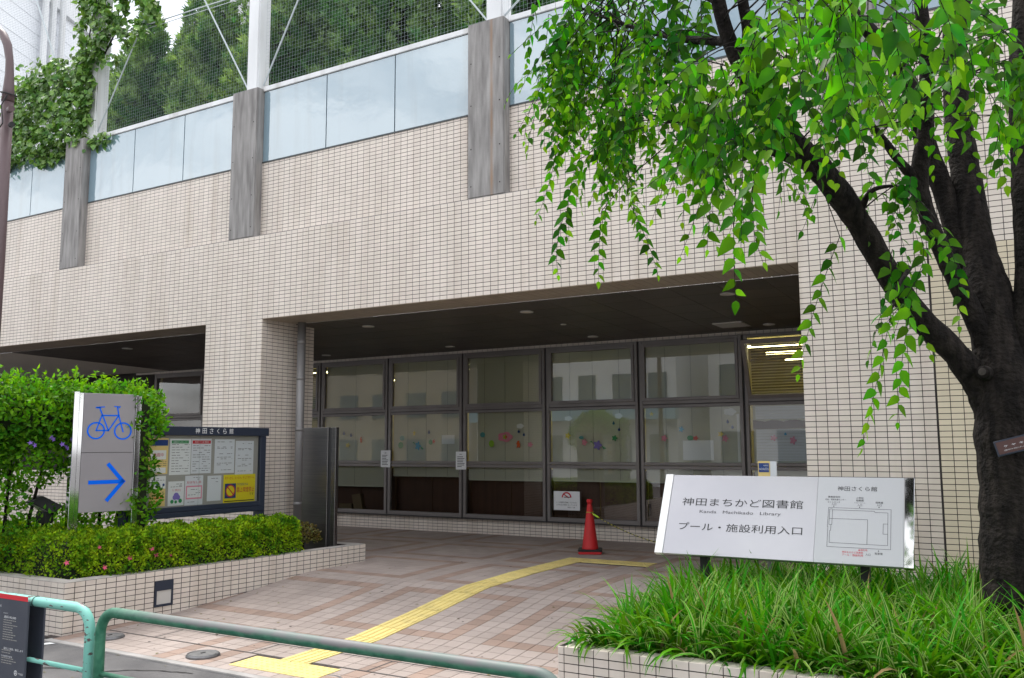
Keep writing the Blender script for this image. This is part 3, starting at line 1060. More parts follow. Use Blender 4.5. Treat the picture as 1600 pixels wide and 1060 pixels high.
# windows of the recess
YW = 12.44
SL_T, SL_B = 3.18, 0
def blind_mesh(x0, x1, z0, z1, mt, tilt, pitch=.040, depth=.052, y=12.54):
    n = int((z1 - z0) / pitch)
    zz = z0 + (np.arange(n) + .5) * pitch
    O = np.stack([np.full(n, (x0 + x1) / 2), np.full(n, y), zz], 1)
    tv = np.array([(-.5, -.5, 0), (.5, -.5, 0), (.5, .5, 0), (-.5, .5, 0)], float)
    U = np.tile(X_ * (x1 - x0), (n, 1))
    V = np.tile(np.array([0, math.cos(tilt), math.sin(tilt)]) * depth, (n, 1))
    N = np.tile(Z_, (n, 1))
    return instmesh('blind', tv, [np.array([(0, 1, 2, 3)])], O, U, V, N, mt)
XB = [-16.31, -14.72, -13.13, -11.54, -9.95, -8.36, -6.77, -5.18, -3.59, -1.95]
BLB = [1.2, 1.2, 1.15, .99, 1.185, 1.14, 1.15, 1.15, 1.2]
for c in range(len(XB) - 1):
    x0, x1 = XB[c], XB[c + 1]
    yel = c in (2, 8)
    wn = thing('window', None, None, (x0, YW, .51))
    wn.parent = lib
    wn.location = Vector((x0, YW, .51)) - worg(lib)
    s = .016
    for a, b in ((x0 + s, x0 + s + .046), (x1 - s - .050, x1 - s)):
        MB().box(a, b, YW, YW + .07, .512, 3.244).build('stile', 'frame', wn, bevel=.003, seg=1)
    xa, xb = x0 + s + .046, x1 - s - .050
    for z0, z1 in ((.513, .575), (1.335, 1.385), (1.392, 1.435), (2.235, 2.278), (2.288, 2.338), (3.196, 3.243)):
        MB().box(xa - .001, xb + .001, YW + .004, YW + .066, z0, z1).build('rail', 'frame', wn, bevel=.003, seg=1)
    MB().box(xa, xb, YW + .03, YW + .05, 2.276, 2.290).build('groove', 'frame_dark', wn)
    if c != 8:
        sb = MB()
        sb.box(xa + .002, xa + .047, YW - .014, YW + .04, 2.340, 3.194)
        sb.box(xb - .047, xb - .002, YW - .014, YW + .04, 2.340, 3.194)
        sb.box(xa + .047, xb - .047, YW - .013, YW + .04, 2.340, 2.385)
        sb.box(xa + .047, xb - .047, YW - .013, YW + .04, 3.149, 3.194)
        sb.build('sash', 'frame', wn, bevel=.002, seg=1)
        MB().quad((xa + .047, YW + .02, 2.385), (xb - .047, YW + .02, 2.385), (xb - .047, YW + .02, 3.149), (xa + .047, YW + .02, 3.149)).build('pane', 'glass', wn)
    else:
        hz, hy = 2.345, YW + .01
        ang = rad(20)
        Vd = Vector((0, -math.sin(ang), math.cos(ang))); Nd = Vector((0, -math.cos(ang), -math.sin(ang)))
        o = Vector((xa + .004, hy, hz)); L_ = .84; W_ = xb - xa - .008
        sb = MB()
        sb.obox(o, Vector((.05, 0, 0)), Vd * L_, Nd * .04)
        sb.obox(o + Vector((W_ - .05, 0, 0)), Vector((.05, 0, 0)), Vd * L_, Nd * .04)
        sb.obox(o + Vector((.05, 0, 0)), Vector((W_ - .1, 0, 0)), Vd * .05, Nd * .038)
        sb.obox(o + Vector((.05, 0, 0)) + Vd * (L_ - .05), Vector((W_ - .1, 0, 0)), Vd * .05, Nd * .038)
        sb.build('open_sash', 'frame', wn)
        MB().quad(*[o + Vector((dx, 0, 0)) + Vd * dv + Nd * .02 for dx, dv in ((.05, .05), (W_ - .05, .05), (W_ - .05, L_ - .05), (.05, L_ - .05))]).build('pane', 'glass', wn)
    MB().quad((xa, YW + .03, 1.435), (xb, YW + .03, 1.435), (xb, YW + .03, 2.235), (xa, YW + .03, 2.235)).build('pane', 'glass', wn)
    MB().quad((xa, YW + .03, .575), (xb, YW + .03, .575), (xb, YW + .03, 1.335), (xa, YW + .03, 1.335)).build('pane', 'glass', wn)
    tl = rad(64)
    if c < 2:
        MB().box(x0, x1, 12.66, 12.68, .5, 3.29).build('bookcase_or_blackout_board', 'brown_board', lib)  # full-height board added to hide the lit room and darken these panes
        continue
    if c == 8:
        b1 = blind_mesh(x0 + .09, x1 - .09, 2.3, 3.2, 'blind_yellow', rad(38), .040, .044)
        b2 = blind_mesh(x0 + .09, x1 - .09, 1.2, 2.3, 'blind', tl)
        obj('blind', b1, wn); obj('blind', b2, wn)
    else:
        obj('blind', blind_mesh(x0 + .066, x1 - .068, BLB[c], 3.2, 'blind_yellow' if yel else 'blind', rad(40) if yel else tl), wn)
    MB().box(x0 + .085, x1 - .085, 12.52, 12.56, BLB[c] - .02, BLB[c] + .005).build('blind_rail', 'blind', wn)
    if not yel and c > 2:
        cord = MB()
        for fx in (.25, .5, .78) if c > 3 else (.5,):
            xx = x0 + (x1 - x0) * fx
            cord.box(xx - .0016, xx + .0016, 12.508, 12.512, BLB[c], 3.2)
        cord.build('cord', 'cord', wn)
for x in XB: MB().box(x - .0155, x + .0155, YW + .03, YW + .10, .512, 3.244).build('mullion_gap', 'frame_dark', lib)
MB().box(-20, -1.9, 12.40, 12.505, .4965, .511).build('window_ledge', 'frame_dark', lib)
# brown backs of the bookcases and the lit room behind the blinds
x = -13.1
while x < -1.9:
    MB().box(x + .006, x + .789, 12.66, 12.68, .5, 1.30).build('bookcase_or_blackout_board', 'brown_board', lib)
    x += .795
rm = MB()
rm.quad((-16.4, 17.4, .3), (-1.7, 17.4, .3), (-1.7, 17.4, 3.3), (-16.4, 17.4, 3.3))
rm.quad((-16.4, 12.7, 3.3), (-16.4, 17.4, 3.3), (-1.7, 17.4, 3.3), (-1.7, 12.7, 3.3))
rm.quad((-1.7, 12.62, .3), (-1.7, 17.4, .3), (-1.7, 17.4, 3.3), (-1.7, 12.62, 3.3))
rm.quad((-16.4, 12.62, .3), (-16.4, 12.62, 3.3), (-16.4, 17.4, 3.3), (-16.4, 17.4, .3))
rm.build('reading_room', 'room', lib)
MB().quad((-16.4, 12.62, .3), (-1.7, 12.62, .3), (-1.7, 17.4, .3), (-16.4, 17.4, .3)).build('room_floor', 'room_floor', lib)
for yy in (13.7, 14.9, 16.2):
    for xx in (-12.5, -9.6, -6.4, -3.3):
        MB().tube([(xx - .6, yy, 3.2), (xx + .6, yy, 3.2)], .02, 8).build('ceiling_tube_lamp', 'lamp', lib)
# return wall on the right end of the recess
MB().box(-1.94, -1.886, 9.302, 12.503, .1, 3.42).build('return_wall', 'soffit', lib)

# drainpipe
dp = thing('drainpipe', 'slim grey drainpipe standing against the tiled pier', 'pipe', (-8.72, 9.0, .25))
MB().tube([(-8.72, 9.0, .2), (-8.72, 9.0, 3.40)], .057, 16).build('pipe', 'pipe', dp, smooth=True)
for z in (.9, 1.9, 2.6, 3.1):
    MB().tube([(-8.72, 9.0, z), (-8.72, 9.0, z + .05)], .061, 16).build('clamp', 'pipe', dp, smooth=True)

# ================================================================== NETS ON THE ROOF EDGE
nf = thing('net_fence', 'fine pale safety net on white posts above the parapet panels', 'net', (-9.3, 8.66, 6.7))
posts = [-13.09, -9.37, -5.31, -1.35]
for x in posts:
    MB().box(x - .115, x + .115, 8.56, 8.79, 6.70, 12.5).build('post', 'white_metal', nf, bevel=.02)
def net(x0, x1, z0, z1, y=8.70, p=.052, r=.0010):
    xs = np.arange(x0, x1, p); zs = np.arange(z0, z1, p)
    sag = lambda n: NR.normal(0, .003, n)
    O, U, V, N = [], [], [], []
    for x in xs:
        O.append((x, y, z0)); U.append(X_ * r); V.append(Y_ * r); N.append(Z_ * (z1 - z0))
    for z in zs:
        O.append((x0, y, z)); U.append(Y_ * r); V.append(Z_ * r); N.append(X_ * (x1 - x0))
    tv = np.array([(math.cos(a), math.sin(a), t) for t in (0, 1) for a in (0, 2.094, 4.189)])
    tf = [np.array([(0, 1, 4, 3), (1, 2, 5, 4), (2, 0, 3, 5)])]
    return instmesh('net', tv, tf, np.array(O), np.array(U), np.array(V), np.array(N), 'net')
for a, b in zip([-20.0] + posts, posts + [2.5]):
    obj('net', net(a + .12, b - .12, 6.735, 10.6), nf)
def wire(a, b, r=.012): MB().tube([a, b], r, 6).build('guy_wire', 'wire', nf)
def ext(a, b, t): a, b = Vector(a), Vector(b); return tuple(a + (b - a) * t)
for a, b in (((-13.666, 8.62, 7.198), (-14.969, 8.62, 9.655)), ((-13.0, 8.62, 6.79), (-12.015, 8.62, 8.31)), ((-9.5, 8.62, 6.78), (-10.523, 8.62, 8.446)),
             ((-9.2, 8.62, 6.78), (-8.557, 8.62, 7.912)), ((-5.44, 8.62, 6.78), (-5.712, 8.62, 7.138)), ((-5.2, 8.62, 6.78), (-4.898, 8.62, 7.0))):
    wire(a, ext(a, b, 1.25 if b[2] > 8 else 2.2))
wire((-13.2, 8.69, 8.47), (-9.5, 8.69, 8.33), .010)
wire((-13.2, 8.69, 8.40), (-9.5, 8.69, 8.27), .006)

# ================================================================== LIBRARY SIGN
ls = thing('library_sign', 'leaning silver sign board naming the library with a small site plan', 'sign', (-1.72, 6.7, .41))
o = Vector((-2.58, 6.6, .87)); U = Vector((1, 0, 0)); V = Vector((0, .3, .585)).normalized(); N = U.cross(V)
HS, WS = .657, 1.714
MB().obox(o + N * -.03, U * 1.125, V * HS, N * .03).build('face', 'sign_face', ls, bevel=.002, seg=1)
MB().obox(o + N * -.03 + U * 1.126, U * (WS - 1.126), V * HS, N * .031).build('plan_panel', 'sign_face2', ls, bevel=.002, seg=1)
M['alu'] = mat('bright_aluminium', (0.80, 0.80, 0.80), 0.35, metal=0.3)
MB().obox(o + N * -.04 + U * -.066 + V * -.002, U * .064, V * (HS + .006), N * .045).build('end_trim', 'alu', ls, bevel=.003, seg=1)
MB().obox(o + N * -.04 + U * (WS + .002) + V * -.006, U * .064, V * (HS + .006), N * .045).build('end_trim', 'mirror_steel', ls, bevel=.003, seg=1)
MB().obox(o + N * -.09 + U * .02 + V * .02, U * (WS - .04), V * (HS - .04), N * .055).build('back_box', 'black', ls)
for x in (.25, WS - .3):
    MB().box(o.x + x, o.x + x + .06, 6.74, 6.80, .35, 1.0).build('leg', 'black', ls)
t = MB()
text_on(t, '神田まちかど図書館', o + U * .565 + V * .430, U, V, N, w=.925, h=.066)
t.build('lettering', 'ink', ls); t = MB()
text_on(t, 'プール・施設利用入口', o + U * .568 + V * .226, U, V, N, w=.935, h=.064)
t.build('lettering', 'ink', ls)
t = MB(); text_on(t, 'Kanda   Machikado   Library', o + U * .562 + V * .347, U, V, N, w=.62, h=.032)
t.build('roman_lettering', 'grey_ink', ls)
t = MB()
text_on(t, '神田さくら館', o + U * 1.40 + V * .566, U, V, N, w=.270, h=.036, off=.0025)
t.build('plan_title', 'ink', ls); t = MB()
for s, u, v, wd in (('教育研究所', 1.245, .498, .085), ('児童・家庭支援センター', 1.255, .478, .145), ('さくらキッズ', 1.245, .458, .085), ('入口', 1.245, .441, .032), ('▼', 1.245, .424, .010),
                    ('小学校', 1.421, .494, .050), ('幼稚園', 1.421, .475, .050), ('アフタースクール', 1.421, .456, .075), ('入口', 1.421, .439, .032), ('▼', 1.421, .422, .010),
                    ('保育園', 1.551, .462, .050), ('入口', 1.551, .442, .032), ('▼', 1.551, .424, .010), ('▲', 1.555, .106, .010), ('駐車場', 1.556, .086, .050), ('入口', 1.487, .075, .032)):
    (t.build('plan_lettering', 'ink', ls) if t.v else None); t = MB(); text_on(t, s, o + U * u + V * v, U, V, N, w=wd, off=.0025)
t.build('plan_lettering', 'ink', ls)
t = MB()
for s, u, v, wd in (('▲現在地', 1.452, .106, .060), ('神田まちかど図書館', 1.385, .086, .140), ('プール・施設利用', 1.385, .066, .140)):
    t = MB(); text_on(t, s, o + U * u + V * v, U, V, N, w=wd, off=.0025); t.build('red_lettering', 'red_ink', ls)
t = MB()
for pts, cl in (([(1.21, .415), (1.63, .412), (1.632, .119), (1.212, .119), (1.212, .270), (1.208, .270)], True), ([(1.238, .398), (1.52, .396), (1.525, .387), (1.61, .387), (1.612, .147), (1.226, .150), (1.226, .24), (1.232, .24), (1.232, .285), (1.238, .285)], True),
                ([(1.22, .331), (1.478, .331), (1.478, .148)], False), ([(1.611, .304), (1.581, .304), (1.581, .229), (1.611, .229)], False), ([(1.238, .404), (1.218, .404), (1.218, .285), (1.232, .285)], False)):
    line_on(t, pts, .0024, o, U, V, N, off=.0025, closed=cl)
t.build('site_plan', 'grey_ink', ls)

# poster on a stand behind the sign
ps = thing('poster_stand', 'small blue and yellow date poster peeking over the silver sign', 'poster', (-2.03, 7.6, .41))
MB().box(-2.095, -1.995, 7.60, 7.604, .95, 1.555).build('sheet', 'cream', ps)
MB().box(-1.994, -1.945, 7.602, 7.63, .95, 1.553).build('folded_side', 'paper', ps)
MB().box(-2.088, -2.002, 7.5975, 7.5995, 1.463, 1.538).build('blue_block', 'navy_p', ps)
t = MB(); text_on(t, '4/25(日)', (-2.045, 7.597, 1.487), X_, Z_, -Y_, w=.080); text_on(t, '休館日', (-2.028, 7.597, 1.518), X_, Z_, -Y_, w=.04)
t.build('lettering', 'white', ps)
MB().box(-2.05, -2.02, 7.61, 7.63, .40, .98).build('leg', 'pipe', ps)

# ================================================================== BICYCLE SIGN
d = Vector((.28, .96, 0)); n = Vector((.96, -.28, 0)); Zv = Vector((0, 0, 1))
bo = Vector((-8.35, 5.51, 0))
bs = thing('bicycle_sign', 'upright steel sign with blue bicycle and arrow in the hedge', 'sign', bo + Zv * .4)
MB().obox(bo + d * .035 + Zv * 1.645 - n * .02, d * .515, Zv * .60, n * .02).build('upper_panel', 'steel_sign', bs, bevel=.002, seg=1)
MB().obox(bo + d * .035 + Zv * 1.045 - n * .02, d * .515, Zv * .594, n * .02).build('lower_panel', 'steel_sign', bs, bevel=.002, seg=1)
MB().obox(bo + d * -.005 + Zv * .35 - n * .05, d * .039, Zv * 1.895, n * .045).build('post', 'mirror_steel', bs, bevel=.002, seg=1)
MB().obox(bo + d * -.060 + Zv * .35 - n * .09, d * .052, Zv * 1.905, n * .10).build('post', 'mirror_steel', bs, bevel=.003, seg=1)
MB().obox(bo + d * .552 + Zv * .35 - n * .07, d * .058, Zv * 1.885, n * .085).build('post', 'mirror_steel', bs, bevel=.003, seg=1)
MB().obox(bo + d * .05 + Zv * 1.06 - n * .045, d * .49, Zv * 1.17, n * .024).build('back_panel', 'steel', bs)
def ring(mb, cx, cz, r, wd, nn=28):
    for k in range(nn):
        a0, a1 = 2 * math.pi * k / nn, 2 * math.pi * (k + 1) / nn
        mb.quad(*[bo + d * (cx + q * math.cos(a)) + Zv * (cz + q * math.sin(a)) + n * .002 for a, q in ((a0, r - wd / 2), (a0, r + wd / 2), (a1, r + wd / 2), (a1, r - wd / 2))])
def stroke(mb, pts, wd): line_on(mb, pts, wd, bo, d, Zv, n, off=.002)
b = MB()
ring(b, .165, 1.865, .081, .016); ring(b, .432, 1.863, .083, .016)
for pts in ([(.166, 1.867), (.286, 1.867)], [(.166, 1.867), (.216, 2.021)], [(.286, 1.867), (.189, 2.104)], [(.216, 2.021), (.384, 2.022)], [(.286, 1.867), (.384, 2.022)], [(.366, 2.112), (.384, 2.022), (.433, 1.857)]):
    stroke(b, pts, .014)
stroke(b, [(.160, 2.103), (.236, 2.108)], .010); stroke(b, [(.160, 2.100), (.195, 2.099)], .016); stroke(b, [(.338, 2.115), (.394, 2.113), (.384, 2.102)], .010)
b.build('bicycle_symbol', 'blue', bs)
b = MB()
stroke(b, [(.135, 1.343), (.446, 1.345)], .040); stroke(b, [(.310, 1.515), (.455, 1.345)], .040)
stroke(b, [(.310, 1.167), (.455, 1.345)], .040)
b.build('arrow_symbol', 'blue', bs)

# ================================================================== NOTICE BOARD
XN = -8.385
nb_ = thing('notice_board', 'dark framed outdoor notice board full of posters behind the hedge', 'notice board', (XN, 7.1, .4))
MB().box(XN - .06, XN - .012, 6.10, 7.96, .99, 1.83).build('back_panel', 'board_back', nb_)
MB().box(XN - .07, XN + .045, 6.08, 8.08, 1.825, 1.925).build('header', 'navy', nb_, bevel=.004, seg=1)
MB().box(XN - .07, XN + .03, 6.08, 8.03, .975, 1.03).build('bottom_rail', 'navy', nb_, bevel=.004, seg=1)
MB().box(XN - .06, XN + .05, 6.08, 8.02, .915, .972).build('lower_bar', 'navy', nb_, bevel=.004, seg=1)
MB().box(XN - .07, XN + .035, 7.955, 8.045, .30, 1.824).build('post', 'navy', nb_, bevel=.004, seg=1)
MB().box(XN - .07, XN + .035, 6.075, 6.165, .30, 1.824).build('post', 'navy', nb_, bevel=.004, seg=1)
MB().quad((XN + .012, 6.165, 1.03), (XN + .012, 7.05, 1.03), (XN + .012, 7.05, 1.825), (XN + .012, 6.165, 1.825)).build('glass_door', 'board_glass', nb_)
MB().quad((XN + .018, 7.03, 1.03), (XN + .018, 7.955, 1.03), (XN + .018, 7.955, 1.825), (XN + .018, 7.03, 1.825)).build('glass_door', 'board_glass', nb_)
t = MB()
for i, ch_ in enumerate('神田さくら館'): text_on(t, ch_, (XN + .0455, 6.975 + i * .099, 1.878), Y_, Z_, X_, h=.062 if ch_ != 'く' else .058, off=.001)
t.build('lettering', 'white', nb_)
def poster(label, y0, y1, z0, z1, base, parts=(), lines=None, cat='poster', tilt=0.0):
    p = thing('pinned_poster', label, cat, (XN - .01, (y0 + y1) / 2, z0), 'posters pinned in the notice board')
    MB().box(XN - .0105, XN - .008, y0, y1, z0, z1).build('sheet', base, p)
    c = Vector((XN - .008, 0, 0))
    for i, q in enumerate(parts):
        if q[0] == 'rect':
            m = MB(); rect_on(m, q[2], q[3], q[4], q[5], c, Y_, Z_, X_, .0008 + .0003 * i); m.build('printed_block', q[1], p)
        elif q[0] == 'text':
            m = MB(); text_on(m, q[2], c + Vector((0, q[3], q[4])), Y_, Z_, X_, w=q[5], h=q[6] if len(q) > 6 else None, off=.0022 + .0003 * i); m.build('lettering', q[1], p)
        elif q[0] == 'ring':
            m = MB(); nn = 20
            for k in range(nn):
                a0, a1 = 2 * math.pi * k / nn, 2 * math.pi * (k + 1) / nn
                m.quad(*[c + Vector((.0021 + .0003 * i, q[2] + r_ * math.cos(a_), q[3] + r_ * math.sin(a_))) for a_, r_ in ((a0, q[4]), (a0, q[4] + q[5]), (a1, q[4] + q[5]), (a1, q[4]))])
            m.build('printed_ring', q[1], p)
        elif q[0] == 'disc':
            m = MB(); m.quad(*[c + Vector((.0018 + .0003 * i, q[2] + q[4] * math.cos(k * .3927), q[3] + q[4] * math.sin(k * .3927))) for k in range(16)]); m.build('printed_disc', q[1], p)
        elif q[0] == 'line':
            m = MB(); line_on(m, q[2], q[3], c, Y_, Z_, X_, .0026 + .0003 * i, closed=len(q) > 4); m.build('printed_line', q[1], p)
    if lines:
        m = MB()
        for z in lines[0]:
            x = y0 + lines[1]
            while x < y1 - lines[1]:
                L_ = R_.uniform(.02, .06); x2 = min(x + L_, y1 - lines[1])
                if R_.random() < lines[2]: rect_on(m, x, x2, z, z + .005, c, Y_, Z_, X_, .002)
                x = x2 + .012
        if m.v: m.build('printed_lines', 'grey_ink', p)
ar = lambda a, b, s: list(np.arange(a, b, s))
poster('cream poster with blue heading, leftmost of the upper row', 6.369, 6.626, 1.398, 1.795, 'cream', [('rect', 'navy_p', 6.39, 6.62, 1.71, 1.775), ('rect', 'white', 6.40, 6.60, 1.56, 1.66), ('rect', 'white', 6.40, 6.60, 1.41, 1.47), ('text', 'red_ink', '休館中', 6.50, 1.61, .13)], (ar(1.49, 1.55, .02), .02, .8))
poster('white timetable sheet with a green heading bar', 6.648, 6.934, 1.384, 1.787, 'white', [('rect', 'green_p', 6.668, 6.90, 1.735, 1.768), ('text', 'white', '図書館からのおしらせ', 6.785, 1.751, .19)], (ar(1.42, 1.72, .03), .025, .75))
poster('white sheet with a red heading bar', 6.942, 7.227, 1.391, 1.788, 'paper', [('rect', 'red_band', 6.955, 7.215, 1.732, 1.768), ('text', 'white', '神田さくら館 開館日', 7.085, 1.751, .2)], (ar(1.42, 1.71, .026), .02, .6))
poster('plain white letter right of the red headed sheet', 7.276, 7.576, 1.383, 1.783, 'paper', [], ([1.75, 1.69, 1.675, 1.61, 1.57, 1.55, 1.50, 1.48, 1.42], .035, .7))
poster('plain white letter, rightmost of the upper row', 7.594, 7.879, 1.361, 1.764, 'paper', [], ([1.73, 1.67, 1.655, 1.59, 1.55, 1.53, 1.48, 1.46, 1.40], .035, .7))
poster('white and orange flyer below the cream poster', 6.404, 6.608, 1.047, 1.377, 'cream', [('rect', 'white', 6.404, 6.608, 1.24, 1.377), ('disc', 'navy_p', 6.50, 1.29, .018), ('disc', 'navy_p', 6.58, 1.28, .015), ('rect', 'orange_p', 6.46, 6.59, 1.135, 1.145), ('rect', 'orange_p', 6.46, 6.59, 1.10, 1.107)], ([1.35, 1.33, 1.2, 1.18], .02, .7))
poster('white flyer with a purple hydrangea drawing', 6.646, 6.859, 1.044, 1.313, 'white', [('disc', 'purple_p', 6.755, 1.15, .038), ('disc', 'purple_p', 6.735, 1.135, .028), ('disc', 'purple_p', 6.78, 1.135, .028), ('disc', 'green_p', 6.70, 1.09, .022), ('disc', 'green_p', 6.81, 1.095, .024), ('disc', 'green_p', 6.75, 1.085, .018), ('text', 'red_ink', '5. 29(土)', 6.755, 1.215, .11)], ([1.28, 1.265, 1.25], .03, .8))
poster('white flyer with a red framed panel', 6.871, 7.123, 1.037, 1.369, 'paper', [('rect', 'pink_p', 6.885, 7.11, 1.105, 1.255), ('rect', 'white', 6.90, 7.095, 1.12, 1.24), ('text', 'red_ink', 'おはなし会', 6.995, 1.295, .20, .03)], ([1.345, 1.325, 1.21, 1.19, 1.17, 1.15, 1.07], .04, .6))
poster('small blank white slip right of the red framed flyer', 7.186, 7.388, 1.068, 1.359, 'paper', [], ([1.325, 1.285], .05, .8))
poster('yellow no street smoking poster at lower right', 7.424, 7.919, 1.033, 1.363, 'yellow',
       [('text', 'red_ink', 'マナーから、ルールへ、そしてマナーへ。', 7.672, 1.322, .46, .034), ('rect', 'navy_p', 7.445, 7.615, 1.085, 1.258), ('disc', 'yellow', 7.53, 1.172, .062), ('ring', 'red_ink', 7.53, 1.172, .060, .014),
        ('rect', 'ink', 7.495, 7.56, 1.150, 1.163), ('line', 'red_ink', [(7.488, 1.214), (7.572, 1.130)], .013), ('text', 'navy_p', '千代田区内は', 7.715, 1.245, .17, .03), ('text', 'red_ink', '路上喫煙禁止', 7.765, 1.180, .275, .062), ('text', 'ink', 'です', 7.86, 1.122, .07, .03),
        ('rect', 'ink', 7.44, 7.90, 1.045, 1.055)])

# ================================================================== STEEL PILLAR AT THE END OF THE HEDGE
sp = thing('intercom_pillar', 'tall brushed steel pillar at the end of the planter', 'pillar', (-7.8, 8.4, .43))
MB().box(-8.17, -7.745, 8.50, 8.56, .40, 1.932).build('front_plate', 'steel', sp, bevel=.004, seg=1)
MB().box(-7.741, -7.690, 8.515, 8.60, .40, 1.925).build('gap_core', 'black', sp)
MB().box(-7.688, -7.615, 8.50, 8.56, .40, 1.930).build('side_plate', 'steel', sp, bevel=.004, seg=1)

# ================================================================== GUARD RAILS
def rail(name, label, x0, x1, matn, ztop=.74, zlow=.385, y=3.4, bend=.13, low=True):
    t = thing(name, label, 'guard rail', ((x0 + x1) / 2, y, 0), 'pipe guard rails along the road')
    r = .0302
    pts = [(x0, y, -.02), (x0, y, ztop - bend)]
    for k in range(1, 8):
        a = k / 8 * math.pi / 2
        pts.append((x0 + bend - bend * math.cos(a), y, ztop - bend + bend * math.sin(a)))
    xs = np.linspace(x0 + bend, x1 - bend, 14)
    pts += [(float(x), y, ztop) for x in xs]
    for k in range(1, 8):
        a = k / 8 * math.pi / 2
        pts.append((x1 - bend + bend * math.sin(a), y, ztop - bend + bend * math.cos(a)))
    pts += [(x1, y, ztop - bend), (x1, y, -.02)]
    MB().tube(pts, r, 16).build('hoop', matn, t, smooth=True)
    MB().tube([(x0 + .025, y, zlow), (x1 - .025, y, zlow)], .0145, 12).build('lower_rail', matn, t, smooth=True)
    return t
rail('guard_rail', 'chipped light teal guard rail carrying the dark notice panel', -8.1, -4.94, 'teal')
rail('guard_rail', 'worn dark green guard rail across the middle of the forecourt', -4.842, -1.778, 'green')
rail('guard_rail', 'light teal guard rail in front of the grass planter', -1.585, 1.45, 'teal', .745)

ib = thing('street_notice', 'dark slate notice panel with red top strip hung on the teal rail', 'notice panel', (-5.9, 3.345, .28))
MB().box(-6.35, -5.482, 3.340, 3.352, .20, .748).build('front_sheet', 'slate', ib)
MB().box(-6.35, -5.482, 3.447, 3.459, .20, .748).build('rear_sheet', 'slate', ib)
MB().box(-6.35, -5.484, 3.3375, 3.3395, .748 - .001, .776).build('red_strip', 'red_band', ib)
MB().tube([(-5.49, 3.4 + .033 * math.cos(a), .74 + .033 * math.sin(a)) for a in np.linspace(0, 6.28, 16)], .0022, 6).build('tie', 'black', ib)
t = MB()
for s, x, z, wd, h in (('過料 ¥2,000', -5.665, .637, .13, .017), ('違反した場合、徴収します', -5.610, .447, .21, .014), ('千代田区', -5.520, .309, .055, .012), ('千代田区', -5.79, .70, .05, .012), ('千代田区内全域', -5.68, .400, .12, .010), ('はじめました', -5.715, .660, .05, .007)):
    t = MB(); text_on(t, s, (x, 3.340, z), X_, Z_, -Y_, w=wd, h=h); t.build('lettering', 'white', ib)
t = MB()
for z0, zz1 in ((.50, .62), (.415, .437), (.35, .39)):
    z = zz1
    while z > z0:
        x = -5.735
        while x < -5.60 + R_.uniform(-.05, .03):
            L_ = R_.uniform(.01, .03); rect_on(t, x, x + L_, z - .004, z, (0, 3.340, 0), X_, Z_, -Y_, .001); x += L_ + .004
        z -= .0145
t.build('fine_print', 'board_back', ib)
t = MB()
for k in range(16):
    a0, a1 = k * .3927, (k + 1) * .3927
    t.quad(*[Vector((-5.572 + q * math.cos(a_), 3.339, .311 + q * math.sin(a_))) for a_, q in ((a0, .012), (a0, .016), (a1, .016), (a1, .012))])
for a_ in (90, 210, 330):
    line_on(t, [(0, 0), (.012 * math.cos(rad(a_)), .012 * math.sin(rad(a_)))], .004, (-5.572, 3.340, .311), X_, Z_, -Y_, off=.001)
t.build('emblem', 'white', ib)

# ================================================================== CONE, ROPE
cn = thing('traffic_cone', 'red traffic cone on a black base in the recess', 'traffic cone', (-5.30, 10.95, .253))
c0 = Vector((-5.30, 10.95, .258))
MB().lathe([(.112, .06), (.108, .075), (.036, .62), (.036, .63), (.030, .635), (.030, .665), (.038, .668), (.040, .70), (.034, .712), (.012, .715)], c0, 28).build('cone', 'cone_red', cn, smooth=True)
ca, sa = math.cos(rad(24)), math.sin(rad(24))
def rotbox(m, hw, z0, z1):
    a, b_ = Vector((ca, sa, 0)) * hw, Vector((-sa, ca, 0)) * hw
    m.obox(c0 - a - b_ + Vector((0, 0, z0)), a * 2, b_ * 2, Vector((0, 0, z1 - z0)))
m = MB(); rotbox(m, .155, .0, .035); m.build('base', 'cone_red', cn, bevel=.01)
m = MB(); rotbox(m, .160, .037, .062); m.build('weight', 'black', cn, bevel=.008)
rope = thing('barrier_rope', 'yellow and black rope tied from the cone towards the grass', 'rope', (-4.5, 10.2, .7))
def catenary(a, b, sag, n=20): 
    return [tuple(Vector(a).lerp(Vector(b), i / n) - Vector((0, 0, sag * 4 * (i / n) * (1 - i / n)))) for i in range(n + 1)]
pts = catenary((-5.27, 10.92, .80), (-3.0, 8.9, .63), .10, 60)
for k in range(60):
    if k % 2 == 0: pass
M['rope_black'] = mat('rope_black', (.03, .03, .02), .8)
m1, m2 = MB(), MB()
for k in range(60): (m1 if k % 2 else m2).tube(pts[k:k + 2], .0055, 5)
m1.build('yellow_strand', 'rope', rope); m2.build('black_strand', 'rope_black', rope)
MB().tube([(-5.30 + .047 * math.cos(a), 10.95 + .047 * math.sin(a), .80 + .004 * math.sin(3 * a)) for a in np.linspace(0, 6.28, 20)], .006, 6).build('knot_loop', 'rope', rope)
MB().tube([pts[2], pts[5]], .013, 8).build('lime_sleeve', 'lime', rope)
MB().tube([(-3.0, 8.9, .25), (-3.0, 8.9, .75)], .02, 8).build('rope_post', 'pipe', rope)

